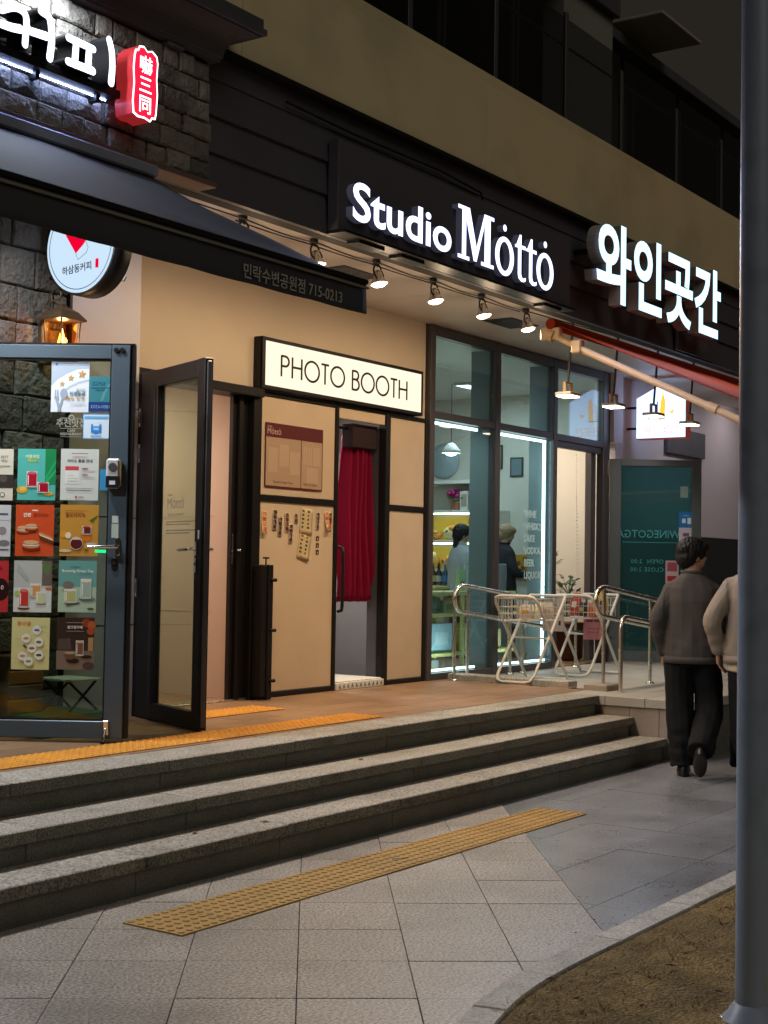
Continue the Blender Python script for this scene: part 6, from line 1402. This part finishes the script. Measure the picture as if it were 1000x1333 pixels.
def person(loc, head_deg, turn, label, H=1.73, top=(.10, .09, .085), legs=(.012, .012, .013), shoe=(.015, .014, .014), hair=M_HAIR, hem=None, voxel=.0075, pose="walk", long_hair=False, bulk=1.0, tilt=0):
    t = thing("person", loc, label, "person")
    k = H / 1.73
    M = Matrix.Translation(loc) @ Matrix.Rotation(math.radians(head_deg - 90), 4, 'Z') @ Matrix.Scale(k, 4)
    b = MB()
    if pose == "walk":
        LL = [(-.092, .0, .90), (-.085, .035, .50), (-.052, -.01, .09)]; RL = [(.092, 0, .90), (.130, .06, .50), (.070, -.235, .225)]
        fl = ((-.052, .0, 0), 0, .0); fr = ((.066, -.30, .142), 1, .75)
        LA = [(-.185, 0, 1.40), (-.245, -.04, 1.13), (-.205, .06, .885)]; RA = [(.185, 0, 1.40), (.235, .0, 1.12), (.205, .17, .93)]
    elif pose == "walk2":
        LL = [(-.092, 0, .90), (-.085, .09, .51), (-.075, .16, .11)]; RL = [(.092, 0, .90), (.09, .0, .5), (.085, -.18, .12)]
        fl = ((-.075, .16, 0), 0, 0); fr = ((.085, -.20, .05), 1, .25)
        LA = [(-.20, 0, 1.40), (-.295, -.05, 1.14), (-.26, .02, .90)]; RA = [(.185, 0, 1.40), (.24, .0, 1.12), (.21, .1, .9)]
    else:
        LL = [(-.092, 0, .90), (-.092, .02, .50), (-.09, 0, .09)]; RL = [(.092, 0, .90), (.092, .02, .50), (.09, 0, .09)]
        fl = ((-.09, 0, 0), 0, 0); fr = ((.09, 0, 0), 0, 0)
        LA = [(-.18, 0, 1.40), (-.225, .03, 1.13), (-.15, .26, 1.08)]; RA = [(.18, 0, 1.40), (.225, .03, 1.13), (.15, .27, 1.08)]
    # body
    loft(b, [(0, .0, .86, .150, .105), (0, 0, .98, .150, .10), (0, 0, 1.12, .145, .095), (0, 0, 1.28, .16, .10), (0, -.005, 1.38, .15, .08), (0, -.005, 1.435, .085, .062), (0, .0, 1.50, .056, .058), (0, .012, 1.57, .052, .056)])
    for P in (LL, RL): limb(b, P, (.082, .052, .036))
    for P, sg_ in ((LA, -1), (RA, 1)):
        P = [Vector(P[0]) + Vector((-sg_ * .03, 0, -.05)), P[1], P[2]]; limb(b, P, (.044, .040, .030)); d = (Vector(P[2]) - Vector(P[1])).normalized(); hand(b, P[2], (d + Vector((0, .0, -.25))), (sg_ * -.35, .9, 0) , (sg_ * -1, .2, 0), I4)
    for f in (fl, fr):
        p = Vector(f[0]); 
        b.ball((0, .05, .05), (.034, .10, .032), M_SKIN, Matrix.Translation(p) @ Matrix.Rotation(-f[2], 4, 'X'))
    HM = Matrix.Translation((0, .012, 1.535)) @ Matrix.Rotation(math.radians(turn), 4, 'Z') @ Matrix.Rotation(math.radians(tilt), 4, 'X')
    b.ball((0, .006, .090), (.074, .092, .098), M_SKIN, HM, 18, 12); b.ball((0, .030, .035), (.056, .066, .062), M_SKIN, HM, 14, 10); b.ball((0, .052, .000), (.030, .032, .026), M_SKIN, HM)
    b.tube([(0, .088, .088), (0, .106, .052), (0, .094, .044)], [.009, .013, .009], M_SKIN, n=8, M=HM); b.ball((0, .104, .050), (.014, .012, .010), M_SKIN, HM)
    b.ball((0, .086, .012), (.022, .010, .006), M_SKIN, HM); b.ball((0, .084, .003), (.018, .010, .006), M_SKIN, HM); b.ball((0, .082, .098), (.05, .012, .010), M_SKIN, HM)
    for sg_ in (-1, 1): b.ball((sg_ * .075, -.002, .058), (.010, .020, .030), M_SKIN, HM); b.ball((sg_ * .036, .066, .045), (.024, .02, .024), M_SKIN, HM)
    blob(b, "body", M_SKIN, t, M, .0062 if voxel < .01 else .010, 3)
    e = MB()
    for sg_ in (-1, 1): e.ball((sg_ * .031, .082, .076), (.012, .008, .007), pm("e8e4e0", .2), HM, 8, 6).ball((sg_ * .031, .0885, .076), (.006, .003, .006), pm("1a120c", .2), HM, 8, 6)
    e2 = MB(); e2.v = [M @ p for p in e.v]; e2.f, e2.k, e2.ms, e2.sm = e.f, e.k, e.ms, e.sm; e2.build("eyes", t)
    h = MB(); h.ball((0, -.012, .112), (.100, .116, .104), M_SKIN, HM, 18, 12); h.ball((0, -.052, .060), (.088, .076, .082), M_SKIN, HM, 16, 10); h.ball((0, .058, .140), (.080, .062, .050), M_SKIN, HM, 12, 8)
    for sg_ in (-1, 1): h.ball((sg_ * .066, .005, .108), (.022, .055, .045), M_SKIN, HM); h.ball((sg_ * .070, -.035, .065), (.018, .028, .05), M_SKIN, HM)
    h.ball((0, -.07, .02), (.052, .028, .040), M_SKIN, HM)
    if long_hair: h.ball((0, -.075, -.06), (.07, .04, .13), M_SKIN, HM, 14, 10); h.ball((0, -.085, -.16), (.045, .03, .09), M_SKIN, HM)
    if hair is not None: blob(h, "hair", hair, t, M, voxel * .7, 2, lambda p: .002 * noise.noise(p * 18) + .007 * noise.noise(Vector((p.x * 75, p.y * 75, p.z * 18))))
    # sweater
    s = MB(); B = bulk
    loft(s, [(0, 0, .830, .200 * B, .146 * B), (0, 0, .85, .206 * B, .150 * B), (0, 0, .90, .212 * B, .152 * B), (0, 0, 1.02, .205 * B, .142 * B), (0, 0, 1.16, .205 * B, .135 * B), (0, -.004, 1.28, .212 * B, .132 * B), (0, -.006, 1.37, .212 * B, .112 * B), (0, -.006, 1.415, .180 * B, .098 * B), (0, -.006, 1.45, .125 * B, .084), (0, -.004, 1.47, .090, .076), (0, 0, 1.492, .074, .070)])
    for P in (LA, RA):
        P = [Vector(q) for q in P]; wv = P[2] + (P[1] - P[2]).normalized() * .015
        limb(s, [P[0] + Vector((-.035 if P[0].x > 0 else .035, 0, -.045)), P[1], wv], (.070 * B, .064 * B, .048 * B)); s.tube([wv + (P[1] - wv).normalized() * .03, wv - (P[1] - wv).normalized() * .02], .042 * B, M_SKIN, n=10)
    def wr(p):
        arm_ = abs(p.x) > .2
        fold = noise.noise(Vector((p.x * 6, p.y * 6, p.z * (9 if arm_ else 4) + abs(p.x) * 7))) * (.012 if arm_ else .010)
        low = math.exp(-((p.z - .93) / .08) ** 2) * .008 * noise.noise(Vector((p.x * 9, p.y * 9, p.z * 14)))
        return (fold + low) * min(1, max(0, (p.z - .85) / .10))
    blob(s, "sweater", mat("knit_%d%d%d" % tuple(int(999 * c) for c in top), top, .9, var=.08, scale=120, stain=.06, bump=.4, bscale=420, spec=.15, bdist=.002), t, M, voxel, 4, wr)
    kn = bpy.data.materials["knit_%d%d%d" % tuple(int(999 * c) for c in top)]
    cb_ = MB()
    for z0, z1, rx, ry, cy_ in ((.822, .872, .209 * B, .153 * B, 0), (1.478, 1.502, .079, .075, 0)):      # ribbed hem and collar
        n_ = 72; vv = []
        for zz, dr in ((z0, -.004), (z0, .004), (z1, .004), (z1, -.004)):
            for q in range(n_):
                a = 2 * PI * q / n_; g = dr + (.0025 if q % 2 else 0) * (dr > 0); vv.append(((rx + g) * math.cos(a), cy_ + (ry + g) * math.sin(a), zz))
        cb_.add(vv, [[r_ * n_ + q, r_ * n_ + (q + 1) % n_, ((r_ + 1) % 4) * n_ + (q + 1) % n_, ((r_ + 1) % 4) * n_ + q] for r_ in range(4) for q in range(n_)], kn, M, True)
    cb_.build("ribbed_trim", t)
    if hem:
        s = MB(); loft(s, [(0, 0, .765, .19 * B, .135 * B), (0, 0, .80, .195 * B, .138 * B), (0, 0, .90, .19 * B, .13 * B)]); blob(s, "undershirt", pm(hem, .8), t, M, .010, 3, lambda p: .008 * noise.noise(p * 14))
    # trousers
    s = MB(); loft(s, [(0, 0, .80, .165, .125), (0, 0, .88, .168, .128), (0, 0, .97, .16, .118)])
    for P, f in ((LL, fl), (RL, fr)):
        P = [Vector(q) for q in P]
        limb(s, [P[0] + Vector((0, 0, -.02)), P[1], P[2] + Vector((0, 0, -.02)) if f[1] == 0 else P[2] + (P[1] - P[2]).normalized() * -.03], (.106, .104, .098, .096), endball=False)
    def wr2(p): return .013 * noise.noise(Vector((p.x * 8, p.y * 8, p.z * 5 + p.x * 8))) + .007 * noise.noise(Vector((p.x * 11, p.y * 11, p.z * 15))) * (1.3 if p.z < .35 else .5)
    blob(s, "trousers", mat("cloth_%d%d%d" % tuple(int(999 * c) for c in legs), legs, .85, var=.12, scale=60, spec=.2), t, M, voxel, 4, wr2)
    for f in (fl, fr):
        s = MB(); T = Matrix.Translation(f[0]) @ Matrix.Rotation(-f[2], 4, 'X')
        loft(s, [(0, .055, .0, .048, .145), (0, .055, .025, .052, .148), (0, .050, .055, .047, .138), (0, .02, .085, .042, .092), (0, -.015, .125, .040, .058), (0, -.02, .175, .043, .05)], M=T)
        so_ = MB(); blob(s, "shoe", mat("leather_%d" % int(999 * shoe[0]), shoe, .4, var=.1), t, M, .006, 3)
    return t
FEET = (9.92, 4.05, .002)
person(FEET, 22, -62, "young man in a grey brown sweater and wide black trousers walking away past the ramp", top=(.085, .077, .071), bulk=.95)
person((9.955, 3.575, .002), 22, -20, "person in a beige jacket and white shoes half hidden behind the grey pole", H=1.77, top=(.31, .262, .21), legs=(.014, .013, .016), shoe=(.55, .53, .50), hem='c8b89c', pose="walk2", bulk=1.06)
person((13.72, 8.36, Z_PLAT), -20, -20, "shopper with long dark hair and a pale hooded top inside the wine shop", H=1.50, top=(.42, .42, .42), legs=(.05, .05, .06), voxel=.012, pose="stand", long_hair=True)
M_BLOND = mat("blond hair", (.30, .20, .10), .5, var=.3, scale=90, bump=.5, bscale=90, bdist=.004)
person((14.30, 8.13, Z_PLAT), -30, -25, "blond shopper in a dark jacket inside the wine shop", H=1.52, top=(.028, .028, .033), legs=(.02, .02, .024), hair=M_BLOND, voxel=.012, pose="stand", tilt=-12)
